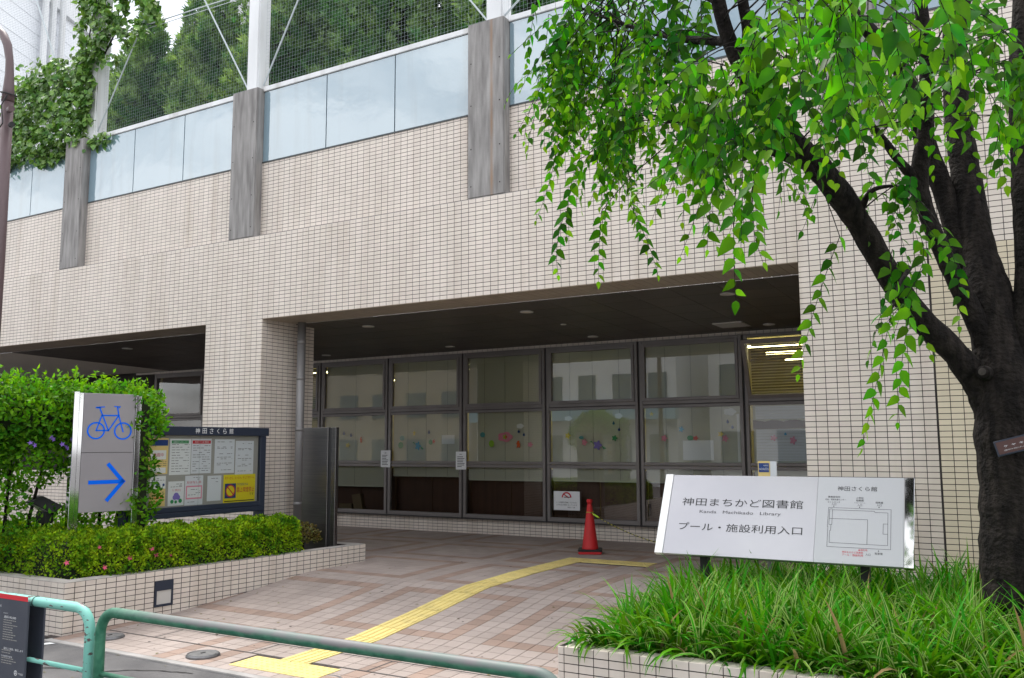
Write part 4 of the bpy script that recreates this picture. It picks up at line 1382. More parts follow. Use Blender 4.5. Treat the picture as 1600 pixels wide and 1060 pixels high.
# ================================================================== COVERS ON THE GROUND
for (x, y, r, h, lab) in ((-5.99, 5.145, .135, .022, 'round raised steel cover beside the yellow dot tiles'), (-7.27, 5.20, .125, .022, 'round raised steel cover at the corner of the hedge planter')):
    cv = thing('round_cover', lab, 'cover', (x, y, zg(y)))
    MB().lathe([(r, 0), (r, h * .5), (r * .93, h), (r * .90, h), (r * .87, h * .8)], (x, y, zg(y) + .006), 32).build('rim', 'iron', cv, smooth=False)
    MB().lathe([(r * .86, 0), (r * .80, h * .95), (r * .3, h * 1.1)], (x, y, zg(y) + .006), 32).build('lid', 'iron', cv)
    MB().box(x - .008, x + .008, y - .02, y + .02, zg(y) + .006 + h, zg(y) + .012 + h).build('key_slot', 'black', cv)
mh = thing('manhole_cover', 'flush round manhole cover with tile inlay by the green rail', 'cover', (-4.66, 4.98, 0))
MB().lathe([(.17, 0), (.17, .004), (.15, .004), (.15, .001)], (-4.63, 5.04, zg(5.04) + .0065), 36).build('ring', 'iron', mh)
MB().lathe([(.148, 0), (.148, .0025)], (-4.63, 5.04, zg(5.04) + .0065), 36).build('inlay', 'paver_brown', mh)

# ================================================================== SPOTLIGHT, LAMP POST
st = thing('spotlight', 'black wedge shaped garden spotlight under the tall shrub', 'spotlight', (-9.0, 5.5, .42))
so_ = Vector((-9.20, 5.50, 1.13))
hd = MB()
a, b_, c_ = Vector((.16, -.02, .0)), Vector((.22, .10, -.11)), Vector((.03, .10, .07))
hd.obox(so_, a, b_, c_)
hd.build('head', 'black', st, bevel=.01)
MB().quad(so_ + a * .08 + b_ * .08 - c_ * .02, so_ + a * .92 + b_ * .08 - c_ * .02, so_ + a * .92 + b_ * .92 - c_ * .02, so_ + a * .08 + b_ * .92 - c_ * .02).build('lens', 'fixture', st)
MB().box(-9.02, -8.86, 5.52, 5.62, .92, 1.04).build('box', 'black', st, bevel=.008)
MB().tube([(-8.95, 5.57, .40), (-8.95, 5.57, .95)], .025, 8).build('stem', 'black', st)

lpst = thing('lamp_post', 'brown steel street lamp post bending over at the left edge', 'lamp post', (-7.99, 4.4, 0))
pts = [(-7.985, 4.4, 0), (-7.985, 4.4, 3.5), (-7.995, 4.4, 4.85)]
MB().tube(pts, [.062, .055, .050], 16).build('pole', 'lamp_brown', lpst, smooth=True)
pts = [(-7.995, 4.4, 4.86), (-7.995, 4.4, 4.98), (-7.996, 4.4, 5.12), (-8.01, 4.4, 5.26), (-8.06, 4.4, 5.42), (-8.14, 4.4, 5.54), (-8.26, 4.4, 5.64), (-8.7, 4.4, 5.78), (-9.3, 4.4, 5.86)]
MB().tube(pts, [.056, .048, .038, .034, .038, .037, .036, .034, .03], 14).build('arm', 'lamp_brown', lpst, smooth=True)
MB().obox((-9.75, 4.28, 5.80), (.5, 0, 0), (0, .24, 0), (0, 0, .1)).build('lantern', 'lamp_brown', lpst, bevel=.03)
MB().tube([(-7.93, 4.38, 4.76), (-7.80, 4.33, 4.73)], .028, 10).build('camera_body', 'lamp_brown', lpst)
MB().tube([(-7.92, 4.40, 4.62), (-7.83, 4.36, 4.60)], .024, 10).build('bracket', 'black', lpst)
cb = [(-7.99 + .068 * math.cos(t_), 4.4 + .068 * math.sin(t_), 4.93 - .02 * math.cos(t_)) for t_ in np.linspace(0, 6.28, 16)]
MB().tube(cb, .006, 6).build('cable_tie', 'black', lpst)
MB().tube([(-7.94, 4.36, 4.9), (-7.97, 4.33, 4.8), (-7.93, 4.33, 4.62), (-8.0, 4.32, 4.55), (-8.06, 4.36, 4.62)], .006, 6).build('cable', 'black', lpst)

# ================================================================== NOTICES AND PAPER SHAPES ON THE WINDOWS
YG = YW - .003
def notice(name, label, x0, x1, z0, z1, y, cat='notice', group=None):
    p = thing(name, label, cat, ((x0 + x1) / 2, y, z0), group)
    MB().box(x0, x1, y - .002, y, z0, z1).build('sheet', 'white', p)
    return p
ns = notice('window_notice', 'white no smoking notice low in the fourth window by the cone', -6.635, -6.183, .693, .983, YG - .001)
t = MB(); cx_, cz_ = -6.41, .888
for k in range(14):
    a0, a1 = k * math.pi / 14, (k + 1) * math.pi / 14
    t.quad(*[Vector((cx_ + q * math.cos(a_), YG - .0045, cz_ + q * math.sin(a_))) for a_, q in ((a0, .062), (a0, .085), (a1, .085), (a1, .062))])
line_on(t, [(-.05, .05), (.03, .0)], .018, (cx_, YG - .003, cz_), X_, Z_, -Y_)
t.build('ban_ring', 'red_ink', ns)
t = MB(); text_on(t, 'ここは喫煙を遠慮してください', (-6.41, YG - .003, .812), X_, Z_, -Y_, w=.36, h=.026); text_on(t, 'この付近は禁煙となっています', (-6.41, YG - .003, .775), X_, Z_, -Y_, w=.36, h=.022)
text_on(t, '神田さくら館', (-6.33, YG - .003, .74), X_, Z_, -Y_, w=.13); line_on(t, [(-.04, 0), (.06, 0)], .012, (cx_, YG - .003, .893), X_, Z_, -Y_)
t.build('lettering', 'ink', ns)
for lab, x0, x1, z0, z1 in (('white notice taped over the mullion left of the blue paper flower', -10.075, -9.865, 1.321, 1.616), ('white notice taped over the mullion left of the pink paper wreath', -8.476, -8.269, 1.298, 1.593)):
    p = notice('mullion_notice', lab, x0, x1, z0, z1, YW - .018, group='notices taped to the window mullions')
    t = MB()
    text_on(t, 'お願い', ((x0 + x1) / 2, YW - .020, z1 - .045), X_, Z_, -Y_, w=.07)
    for k in range(7):
        zz = z1 - .09 - k * .027
        rect_on(t, x0 + .03, x1 - R_.uniform(.03, .09), zz, zz + .010, (0, YW - .020, 0), X_, Z_, -Y_, .001)
    t.build('lettering', 'ink', p)

DECOR = [
    ('drop', 'navy', -11.008, 1.930, 0.068, 0.082),
    ('drop', 'navy', -10.840, 1.894, 0.068, 0.081),
    ('figure', 'orange', -10.603, 1.800, 0.067, 0.115),
    ('flower', 'yellow', -10.912, 1.709, 0.108, 0.093),
    ('star', 'yellow', -9.407, 1.913, 0.078, 0.111),
    ('drop', 'navy', -9.092, 1.931, 0.051, 0.077),
    ('round', 'teal', -9.670, 1.827, 0.104, 0.090),
    ('round', 'green', -9.697, 1.704, 0.117, 0.112),
    ('bloom', 'sky blue', -9.327, 1.692, 0.232, 0.166),
    ('round', 'green', -9.057, 1.756, 0.089, 0.088),
    ('flower', 'red', -8.989, 1.767, 0.064, 0.077),
    ('sheet', 'white', -8.690, 1.797, 0.265, 0.152),
    ('cloud', 'white', -7.275, 2.003, 0.144, 0.083),
    ('drop', 'navy', -7.301, 1.921, 0.048, 0.062),
    ('drop', 'navy', -7.204, 1.869, 0.048, 0.062),
    ('wreath', 'pink', -7.562, 1.831, 0.291, 0.167),
    ('round', 'lime green', -7.824, 1.723, 0.098, 0.116),
    ('figure', 'orange', -7.312, 1.705, 0.084, 0.124),
    ('flower', 'pink', -7.090, 1.705, 0.107, 0.092),
    ('round', 'teal', -7.995, 1.870, 0.099, 0.085),
    ('cloud', 'white', -6.399, 2.110, 0.140, 0.080),
    ('cloud', 'white', -5.543, 2.132, 0.136, 0.087),
    ('drop', 'navy', -5.625, 2.027, 0.045, 0.058),
    ('drop', 'navy', -5.535, 1.929, 0.045, 0.058),
    ('flower', 'yellow', -6.411, 1.841, 0.105, 0.100),
    ('round', 'teal', -6.176, 1.809, 0.081, 0.050),
    ('flower', 'pink', -6.124, 1.735, 0.104, 0.109),
    ('bloom', 'purple', -5.899, 1.690, 0.285, 0.157),
    ('flower', 'green', -5.613, 1.795, 0.102, 0.097),
    ('star', 'yellow', -5.005, 2.150, 0.078, 0.076),
    ('flower', 'pink', -4.817, 1.788, 0.099, 0.104),
    ('cloud', 'white', -3.818, 2.154, 0.190, 0.109),
    ('drop', 'navy', -3.854, 2.019, 0.042, 0.064),
    ('drop', 'navy', -3.788, 1.942, 0.042, 0.063),
    ('flower', 'sky blue', -4.548, 1.916, 0.087, 0.093),
    ('round', 'green', -4.415, 1.789, 0.097, 0.074),
    ('flower', 'red', -4.335, 1.785, 0.086, 0.074),
    ('flower', 'yellow', -3.963, 1.841, 0.085, 0.082),
    ('flower', 'pink', -3.899, 1.778, 0.095, 0.109),
    ('sheet', 'white', -4.300, 1.610, 0.461, 0.286),
    ('flower', 'pink', -3.214, 1.779, 0.103, 0.088),
    ('flower', 'pink', -2.952, 1.743, 0.102, 0.122),
    ('drop', 'sky blue', -3.052, 1.836, 0.041, 0.044),
]

CM = {'navy': 'navy_p', 'orange': 'orange_p', 'yellow': 'yellow_p', 'teal': 'teal_p', 'green': 'green_p', 'sky blue': 'sky_p', 'red': 'red_p', 'white': 'white', 'pink': 'pink_p', 'lime green': 'lime_p', 'purple': 'purple_p'}
def shape2d(kind, w_, h_):
    if kind == 'drop':
        return [(0, h_ * .5)] + [(w_ * .45 * math.sin(a_), -h_ * .15 - h_ * .33 * math.cos(a_)) for a_ in np.linspace(2.2, -2.2, 10)]
    if kind == 'round':
        return [(w_ * .5 * math.cos(a_), h_ * .5 * math.sin(a_)) for a_ in np.linspace(0, 6.28, 13)[:-1]]
    if kind == 'flower':
        return [(w_ * .5 * (.78 + .22 * math.cos(5 * a_)) * math.cos(a_), h_ * .5 * (.78 + .22 * math.cos(5 * a_)) * math.sin(a_)) for a_ in np.linspace(0, 6.283, 31)[:-1]]
    if kind == 'star':
        return [((w_ if k % 2 == 0 else w_ * .5) * .5 * math.sin(k * .628), (h_ if k % 2 == 0 else h_ * .5) * .5 * math.cos(k * .628)) for k in range(10)]
    if kind == 'cloud':
        return [(w_ * .5 * (.82 + .18 * abs(math.cos(2.5 * a_))) * math.cos(a_), h_ * .5 * (.82 + .18 * abs(math.cos(2.5 * a_))) * math.sin(a_)) for a_ in np.linspace(0, 6.283, 41)[:-1]]
    if kind == 'figure':
        return [(x_ * w_, z_ * h_) for x_, z_ in ((-.2, .5), (.25, .48), (.2, .2), (.5, .1), (.3, -.1), (.45, -.5), (.05, -.25), (-.35, -.5), (-.25, 0), (-.5, .15), (-.25, .25))]
    return [(-w_ / 2, -h_ / 2), (w_ / 2, -h_ / 2), (w_ / 2, h_ / 2), (-w_ / 2, h_ / 2)]
KN = {'drop': ('paper_raindrop', 'raindrop'), 'round': ('paper_disc', 'disc'), 'flower': ('paper_flower', 'flower'), 'star': ('paper_star', 'star'), 'cloud': ('paper_cloud', 'cloud'), 'figure': ('paper_figure', 'figure'), 'sheet': ('paper_sheet', 'sheet'), 'bloom': ('paper_bloom', 'big flower'), 'wreath': ('paper_wreath', 'wreath')}
ORD = ['first', 'second', 'third', 'fourth', 'fifth', 'sixth']
def flat_shape(pts, x, z, y, mt, name, parent=None):
    m = MB(); k = len(pts)
    if sum(pts[i][0] * pts[(i + 1) % k][1] - pts[(i + 1) % k][0] * pts[i][1] for i in range(k)) < 0: pts = pts[::-1]
    m.v = [(x + a_, y, z + b_) for a_, b_ in pts] + [(x + a_, y + .002, z + b_) for a_, b_ in pts]
    m.f = [tuple(range(k)), tuple(reversed(range(k, 2 * k)))] + [((i + 1) % k, i, k + i, k + (i + 1) % k) for i in range(k)]
    return m.build(name, mt, parent)
seen = {}
rows = []
for kind, colr, x, z, w_, h_ in DECOR:
    wi = sum(1 for q in XB[4:] if x > q)
    rows.append((kind, colr, x, z, w_, h_, wi))
for kind, colr, x, z, w_, h_, wi in rows:
    same = sorted([q for q in rows if q[0] == kind and q[1] == colr and q[6] == wi], key=lambda q: q[2])
    where = ''
    if len(same) == 2: where = 'left ' if same[0][2] == x else 'right '
    nm, noun = KN[kind]
    lab = '%s%s paper %s on the %s window from the pier' % (where, colr, noun, ORD[wi])
    yb = YG + (.006 if wi < 6 else 0)
    if kind == 'bloom':
        o_ = thing(nm, lab, 'paper decoration', (x, YG, z), 'paper shapes stuck on the library windows')
        flat_shape(shape2d('flower', w_ * .55, h_), x, z, 12.500, CM[colr], 'petals', o_)
        for sx in (-1, 1):
            lf = [(sx * w_ * .2, sx * -.01 * 0), (sx * w_ * .36, h_ * .22 * -sx + .01), (sx * w_ * .52, -sx * h_ * .30), (sx * w_ * .36, -sx * h_ * .42)]
            flat_shape(lf, x, z, 12.5035, 'green_p', 'paper_leaf', o_)
    elif kind == 'wreath':
        o_ = thing(nm, lab, 'paper decoration', (x, YG, z), 'paper shapes stuck on the library windows')
        flat_shape(shape2d('cloud', w_, h_), x, z, 12.504, CM[colr], 'wreath', o_)
        flat_shape(shape2d('flower', w_ * .35, h_ * .55), x, z, 12.501, 'lime_p', 'heart', o_)
        flat_shape(shape2d('round', w_ * .12, h_ * .25), x + .02, z, 12.498, 'red_p', 'centre', o_)
    else:
        tag(flat_shape(shape2d(kind, w_, h_), x, z, 12.500, CM[colr], nm), lab, 'paper decoration', 'paper shapes stuck on the library windows')
tag(MB().box(-3.72, -3.685, 12.500, 12.506, 1.45, 2.12).build('paper_strip', 'white'), 'long white paper strip hanging beside the fifth window mullion', 'paper strip')
# display in the last window
dsp = thing('window_display', 'blue white and brown paper scene in the window beside the right pier', 'window display', (-2.75, 12.53, 1.45))
MB().box(-3.46, -2.05, 12.530, 12.534, 1.46, 1.90).build('white_sheet', 'paper', dsp)
wv = [(-3.50, 1.905)] + [(x_, 2.02 + .012 * math.sin(x_ * 23)) for x_ in np.linspace(-3.50, -2.05, 18)] + [(-2.05, 1.91)]
flat_shape([(a_, b_) for a_, b_ in wv], 0, 0, 12.526, 'brown_board', 'brown_band', dsp)
MB().box(-3.46, -2.05, 12.530, 12.534, 2.04, 2.22).build('white_sheet', 'paper', dsp)
MB().box(-2.75, -2.05, 12.524, 12.528, 2.18, 2.235).build('blue_strip', 'navy_p', dsp)
# cardboard boxes seen low in the first window
tag(MB().box(-11.16, -10.86, 12.575, 12.65, .515, .66).build('cardboard_box', 'cardboard', bevel=.004), 'flat cardboard box low in the first window', 'box')
m = MB(); m.obox((-10.80, 12.575, .515), (.2, 0, .03), (0, .10, 0), (-.07, 0, .30))
tag(m.build('cardboard_parcel', 'cardboard', bevel=.004), 'leaning cardboard parcel low in the first window', 'box')

# ================================================================== VEGETATION
def leaf_template(wd=.27, fold=.07, droop=.14, serr=0.0):
    ts = [0, .18, .42, .70, 1.0]
    ws = [0, .82, 1.0, .62, 0]
    v, idx = [], {}
    for i, t_ in enumerate(ts):
        idx['m', i] = len(v); v.append((t_, 0, -droop * t_ * t_))
    for sgn, nm in ((1, 'l'), (-1, 'r')):
        for i in (1, 2, 3):
            idx[nm, i] = len(v); v.append((ts[i] - .04, sgn * wd * ws[i], fold * ws[i] - droop * ts[i] ** 2))
    q, t3 = [], []
    for nm in 'lr':
        a_ = [(idx['m', 0], idx['m', 1], idx[nm, 1]), (idx['m', 3], idx['m', 4], idx[nm, 3])]
        b_ = [(idx['m', 1], idx['m', 2], idx[nm, 2], idx[nm, 1]), (idx['m', 2], idx['m', 3], idx[nm, 3], idx[nm, 2])]
        if nm == 'r':
            a_ = [p[::-1] for p in a_]; b_ = [p[::-1] for p in b_]
        t3 += a_; q += b_
    return np.array(v, float), [np.array(q), np.array(t3)]
LT = leaf_template()
ST = (np.array([(0, 0, 0), (.5, .33, .10), (1, 0, -.06), (.5, -.33, .10)], float), [np.array([(0, 2, 1), (0, 3, 2)])])
def unit(a): return a / np.maximum(np.linalg.norm(a, axis=-1, keepdims=True), 1e-9)
def frames(D, Nn):
    U = unit(D); N = unit(Nn - (Nn * U).sum(1, keepdims=True) * U); V = np.cross(N, U)
    return U, V, N

LIMBS = {
    'trunk': [[-0.162, 6.5, 0.857, 0.26], [-0.178, 6.5, 1.032, 0.225], [-0.182, 6.5, 1.427, 0.205], [-0.19, 6.5, 1.748, 0.2], [-0.177, 6.5, 2.073, 0.185], [-0.183, 6.5, 2.321, 0.17]],
    'limb_left': [[-0.271, 6.5, 1.831, 0.1], [-0.329, 6.45, 2.035, 0.09], [-0.445, 6.35, 2.261, 0.082], [-0.624, 6.2, 2.485, 0.078], [-0.757, 6.0, 2.717, 0.077], [-0.916, 5.8, 3.088, 0.078], [-1.038, 5.5, 3.318, 0.078], [-1.135, 5.2, 3.437, 0.068], [-1.22, 4.9, 3.543, 0.06], [-1.284, 4.7, 3.718, 0.052]],
    'left_fork_a': [[-1.274, 4.7, 3.701, 0.05], [-1.337, 4.6, 3.887, 0.042], [-1.363, 4.5, 4.089, 0.038], [-1.365, 4.4, 4.334, 0.03]],
    'left_fork_b': [[-1.28, 4.7, 3.717, 0.036], [-1.237, 4.6, 3.917, 0.03], [-1.23, 4.5, 4.089, 0.028], [-1.16, 4.4, 4.271, 0.02]],
    'limb_mid': [[-0.221, 6.5, 2.178, 0.09], [-0.341, 6.4, 2.529, 0.068], [-0.479, 6.3, 2.905, 0.056], [-0.564, 6.25, 3.203, 0.054], [-0.589, 6.2, 3.409, 0.06], [-0.524, 6.1, 3.711, 0.05], [-0.486, 6.0, 4.094, 0.045], [-0.491, 5.9, 4.48, 0.04], [-0.492, 5.8, 4.816, 0.03]],
    'mid_twig': [[-0.59, 6.2, 3.387, 0.045], [-0.673, 6.1, 3.49, 0.032], [-0.749, 6.0, 3.616, 0.026], [-0.825, 5.9, 3.727, 0.022], [-0.94, 5.7, 3.811, 0.015]],
    'stem_main': [[-0.188, 6.5, 2.238, 0.17], [-0.258, 6.55, 2.712, 0.138], [-0.300, 6.6, 3.027, 0.108], [-0.339, 6.65, 3.486, 0.096], [-0.366, 6.7, 3.961, 0.088], [-0.357, 6.75, 4.538, 0.08], [-0.292, 6.8, 5.022, 0.085], [-0.23, 6.9, 5.644, 0.07]],
    'stem_back': [[-0.372, 6.6, 2.86, 0.075], [-0.468, 6.6, 3.359, 0.07], [-0.558, 6.5, 3.707, 0.068], [-0.643, 6.3, 4.154, 0.06], [-0.821, 6.1, 4.433, 0.05], [-1.018, 5.9, 4.668, 0.04], [-1.19, 5.6, 4.841, 0.03]],
    'stem_right': [[-0.075, 6.5, 2.232, 0.12], [-0.001, 6.5, 2.72, 0.1], [0.008, 6.5, 3.306, 0.09], [0.027, 6.5, 3.947, 0.085], [0.082, 6.5, 4.593, 0.075], [0.135, 6.5, 5.251, 0.06]],
    'sub_a': [[-1.038, 5.5, 3.338, 0.04], [-1.303, 5.2, 3.44, 0.022], [-1.547, 5.0, 3.582, 0.015], [-1.903, 5.1, 3.712, 0.01]],
    'sub_b': [[-1.135, 5.2, 3.437, 0.03], [-1.399, 5.0, 3.437, 0.018], [-1.732, 5.2, 3.66, 0.013], [-2.059, 5.4, 3.883, 0.009]],
    'sub_c': [[-1.337, 4.6, 3.887, 0.03], [-1.77, 5.0, 4.175, 0.02], [-2.274, 5.4, 4.555, 0.014], [-2.761, 5.6, 4.913, 0.009]],
    'sub_d': [[-1.363, 4.5, 4.089, 0.03], [-1.842, 5.0, 4.57, 0.02], [-2.505, 5.5, 5.041, 0.012]],
    'sub_e': [[-0.757, 6.0, 2.717, 0.03], [-0.627, 5.7, 2.734, 0.018], [-0.648, 5.4, 2.593, 0.01], [-0.663, 5.2, 2.44, 0.006]],
    'sub_f': [[-0.916, 5.8, 3.088, 0.03], [-0.818, 5.7, 3.234, 0.016], [-0.683, 5.8, 3.279, 0.009]],
}
CLUMPS = [
    ([-2.608, 5.6, 4.725], 0.37, 0.33, 66) ,
    ([-2.822, 5.6, 4.335], 0.21, 0.33, 36) ,
    ([-2.421, 5.6, 4.011], 0.2, 0.41, 52) ,
    ([-1.852, 5.0, 4.195], 0.28, 0.32, 50) ,
    ([-1.428, 4.4, 3.456], 0.2, 0.27, 34) ,
    ([-1.024, 3.9, 3.298], 0.2, 0.29, 26) ,
    ([-0.849, 3.8, 3.488], 0.22, 0.2, 20) ,
    ([-0.523, 3.4, 3.291], 0.22, 0.14, 14) ,
    ([-0.322, 3.6, 3.324], 0.17, 0.12, 9) ,
    ([-0.134, 5.0, 3.598], 0.15, 0.11, 10) ,
    ([-0.736, 5.8, 3.308], 0.14, 0.12, 8) ,
    ([-0.594, 5.6, 2.809], 0.09, 0.15, 8) ,
    ([-1.522, 4.8, 4.743], 0.94, 0.26, 40) ,
    ([-0.32, 4.5, 4.197], 0.37, 0.22, 12) ,
    ([-0.808, 5.2, 3.941], 0.26, 0.26, 14) ,
    ([-0.499, 5.4, 3.83], 0.22, 0.29, 14) ,
    ([-0.263, 5.6, 4.164], 0.22, 0.19, 10) ,
    ([-0.959, 4.8, 3.423], 0.17, 0.17, 8) ,
    ([-0.615, 4.4, 3.808], 0.34, 0.19, 10) ,
    ([-0.026, 5.2, 3.825], 0.1, 0.2, 8) ,
]
STRANDS = [
    ([-0.921, 5.2, 2.865], [-1.184, 5.2, 2.094]) ,
    ([-0.609, 5.0, 2.545], [-0.826, 5.0, 1.677]) ,
    ([-0.543, 5.0, 2.437], [-0.647, 5.0, 1.808]) ,
    ([-1.07, 3.7, 2.806], [-1.087, 3.7, 2.305]) ,
    ([-2.923, 5.6, 3.892], [-3.111, 5.6, 3.341]) ,
    ([-3.072, 5.6, 5.15], [-3.189, 5.6, 4.517]) ,
    ([-2.866, 5.6, 3.379], [-2.935, 5.6, 2.916]) ,
    ([-2.363, 5.6, 3.354], [-2.173, 5.6, 2.838]) ,
    ([-0.985, 3.7, 2.849], [-0.967, 3.7, 2.458]) ,
    ([-0.097, 5.0, 3.352], [-0.078, 5.0, 2.981]) ,
    ([-2.629, 5.7, 3.368], [-2.663, 5.7, 2.858]) ,
    ([-1.306, 4.2, 3.101], [-1.369, 4.2, 2.655]) ,
    ([-2.753, 5.6, 3.742], [-2.864, 5.6, 3.19]) ,
    ([-0.556, 3.2, 3.214], [-0.499, 3.2, 2.821]) ,
    ([-0.356, 3.2, 3.162], [-0.304, 3.2, 2.805]) ,
    ([-0.858, 3.6, 3.379], [-0.891, 3.6, 2.862]) ,
]

tree = thing('street_tree', 'multi stemmed dark barked tree with drooping bright green leaves', 'tree', (-.178, 6.5, .41))
LIMBS['trunk'] = LIMBS['trunk'][:-1] + LIMBS.pop('stem_main')[1:]
LIMBS['trunk'] = [[-.16, 6.5, .30, .30], [-.17, 6.5, .55, .265], [-.172, 6.5, .80, .235]] + LIMBS['trunk'][1:]
def smooth_path(pts, k=5):
    P = np.array(pts); out = []
    for i in range(len(P) - 1):
        p0, p1, p2, p3 = P[max(i - 1, 0)], P[i], P[i + 1], P[min(i + 2, len(P) - 1)]
        for j in range(k):
            t_ = j / k
            out.append(.5 * ((2 * p1) + (-p0 + p2) * t_ + (2 * p0 - 5 * p1 + 4 * p2 - p3) * t_ ** 2 + (-p0 + 3 * p1 - 3 * p2 + p3) * t_ ** 3))
    out.append(P[-1])
    return np.array(out)
allpts = []
for nm, pts in LIMBS.items():
    S = smooth_path(pts, 6)
    rr = S[:, 3] * (1 + NR.normal(0, .03, len(S)))
    big = nm in ('trunk', 'stem_main')
    MB().tube([tuple(p[:3]) for p in S], list(np.maximum(rr, .003)), 20 if big else 12).build('trunk' if nm == 'trunk' else 'limb', 'bark', tree, smooth=True)
    if S[:, 3].min() < .06: allpts.append(S[:, :3])
allpts = np.concatenate(allpts)
sc_ = MB(); c = Vector((-.30, 6.29, 2.14)); nn_ = Vector((-.25, -.95, .1)).normalized()
sc_.tube([c + nn_ * -.10, c, c + nn_ * .015], [.05, .042, .038], 14)
sc_.build('pruned_stub', 'bark', tree, smooth=True)
sc2 = MB(); sc2.tube([c + nn_ * .0155, c + nn_ * .018], [.024, .022], 12); sc2.build('stub_face', 'bark_scar', tree)

TW = MB()
LO, LD, LN, LS, LY = [], [], [], [], []
Rh = np.array([cy_, sy_, 0]); Fh = np.array([-sy_, cy_, 0])
def make_twig(P0, P1, bow, lsz, spacing=.050, connect=True, planez=None, dens=1.0):
    P0, P1 = np.array(P0, float), np.array(P1, float)
    L_ = np.linalg.norm(P1 - P0)
    n = max(3, int(L_ / spacing))
    mid = (P0 + P1) / 2 + bow
    ts = np.linspace(0, 1, n + 1)[:, None]
    C = (1 - ts) ** 2 * P0 + 2 * ts * (1 - ts) * mid + ts ** 2 * P1
    TW.tube([tuple(q) for q in C[::2]] + [tuple(C[-1])], [.0026 * (1 - .6 * i / (len(C[::2]))) for i in range(len(C[::2]) + 1)], 4, cap=False)
    if connect and NR.random() < .35:
        dd = np.linalg.norm(allpts - P0, axis=1) + np.maximum(0, P0[2] - allpts[:, 2]) * .5
        b = allpts[NR.choice(np.argsort(dd)[:25])]
        mid2 = (b + P0) / 2 + np.array([0, 0, .12 * np.linalg.norm(b - P0)])
        tt = np.linspace(0, 1, 6)[:, None]
        Q = (1 - tt) ** 2 * b + 2 * tt * (1 - tt) * mid2 + tt ** 2 * P0
        TW.tube([tuple(q) for q in Q], [.0055, .0048, .004, .0034, .003, .0026], 5, cap=False)
    T = unit(np.gradient(C, axis=0))
    az = NR.normal(0, .75) if planez is None else planez
    pn = -Fh * math.cos(az) + Rh * math.sin(az) + np.array([0, 0, NR.uniform(0, .5)])
    for i in range(n + 1):
        if NR.random() > dens: continue
        t_ = T[i]
        s = np.cross(t_, pn); s /= max(np.linalg.norm(s), 1e-6)
        sg = 1 if i % 2 else -1
        D = t_ * .55 + s * sg * NR.uniform(.55, 1.0) + np.array([0, 0, -NR.uniform(.15, .55)]) + NR.normal(0, .12, 3)
        if i == n: D = t_ + NR.normal(0, .1, 3)
        LO.append(C[i]); LD.append(D); LN.append(pn + NR.normal(0, .35, 3) + np.array([0, 0, .35]))
        LS.append(lsz * NR.uniform(.78, 1.15) * (1 - .45 * (i / n) ** 3)); LY.append(i / n > .82 and NR.random() < .6)
for (c, rx, rz, n) in CLUMPS:
    c = np.array(c)
    for _ in range(n):
        while True:
            q = NR.uniform(-1, 1, 3)
            if (q ** 2).sum() < 1: break
        P0 = c + Rh * q[0] * rx + np.array([0, 0, q[1] * rz]) + Fh * q[2] * .42
        L_ = NR.uniform(.25, .58)
        P1 = P0 + np.array([0, 0, -L_]) + Rh * NR.normal(-.05, .13) + Fh * NR.normal(-.03, .13)
        make_twig(P0, P1, Rh * NR.normal(0, .07) + Fh * NR.normal(0, .06) + np.array([0, 0, .05]), NR.uniform(.075, .105))
for a_, b_ in STRANDS:
    make_twig(a_, b_, Rh * NR.normal(-.02, .03), .102, .043, True, NR.normal(0, .25), 1.0)
tag(TW.build('twigs', 'bark', tree), kind='stuff')
LO, LD, LN, LS, LY = map(np.array, (LO, LD, LN, LS, LY))
U, V, N = frames(LD, LN)
iv, zz = in_view(LO)
score = np.where(iv, LS / np.maximum(zz, .1) * (.3 + abs((N * unit(CAMP - LO)).sum(1))), 0)
order = np.argsort(-score)
pick = order[:300]; rest = np.ones(len(LO), bool); rest[pick] = False
lm = [npmesh('leaf', LT[0], LT[1], 'leaf', smooth=True), npmesh('young_leaf', LT[0], LT[1], 'leaf_young', smooth=True)]
for i in pick:
    o_ = obj('leaf', lm[1 if LY[i] else 0], tree, LO[i])
    o_.rotation_euler = Matrix((U[i], V[i], N[i])).transposed().to_euler()
    o_.scale = (LS[i],) * 3
for yg, nm in ((False, 'foliage'), (True, 'young_foliage')):
    k = rest & (LY == yg)
    s = LS[k][:, None]
    tag(obj(nm, instmesh(nm, LT[0], LT[1], LO[k], U[k] * s, V[k] * s, N[k] * s, 'leaf_young' if yg else 'leaf', smooth=True), tree), kind='stuff')

tp = thing('tree_label', 'small brown name plate strapped to the tree trunk', 'name plate', (-.12, 6.27, 1.655))
a_ = rad(-6)
U1 = Vector((math.cos(rad(15)), -.10, math.sin(rad(15)))).normalized(); V1 = Vector((-math.sin(rad(15)), .12, math.cos(rad(15)))).normalized(); N1 = U1.cross(V1)
po = Vector((-.245, 6.262, 1.612))
MB().obox(po, U1 * .215, V1 * .095, N1 * .012).build('backing', 'navy', tp, bevel=.002, seg=1)
MB().obox(po + U1 * .012 + V1 * .010 + N1 * .0122, U1 * .195, V1 * .075, N1 * .004).build('plate', 'plate', tp)
t = MB()
text_on(t, 'ケ  ヤ  キ', po + U1 * .105 + V1 * .052 + N1 * .0164, U1, V1, N1, w=.11, h=.012)
text_on(t, '区民の木です 大切にしましょう', po + U1 * .105 + V1 * .028 + N1 * .0164, U1, V1, N1, w=.12, h=.008)
t.build('lettering', 'paper', tp)

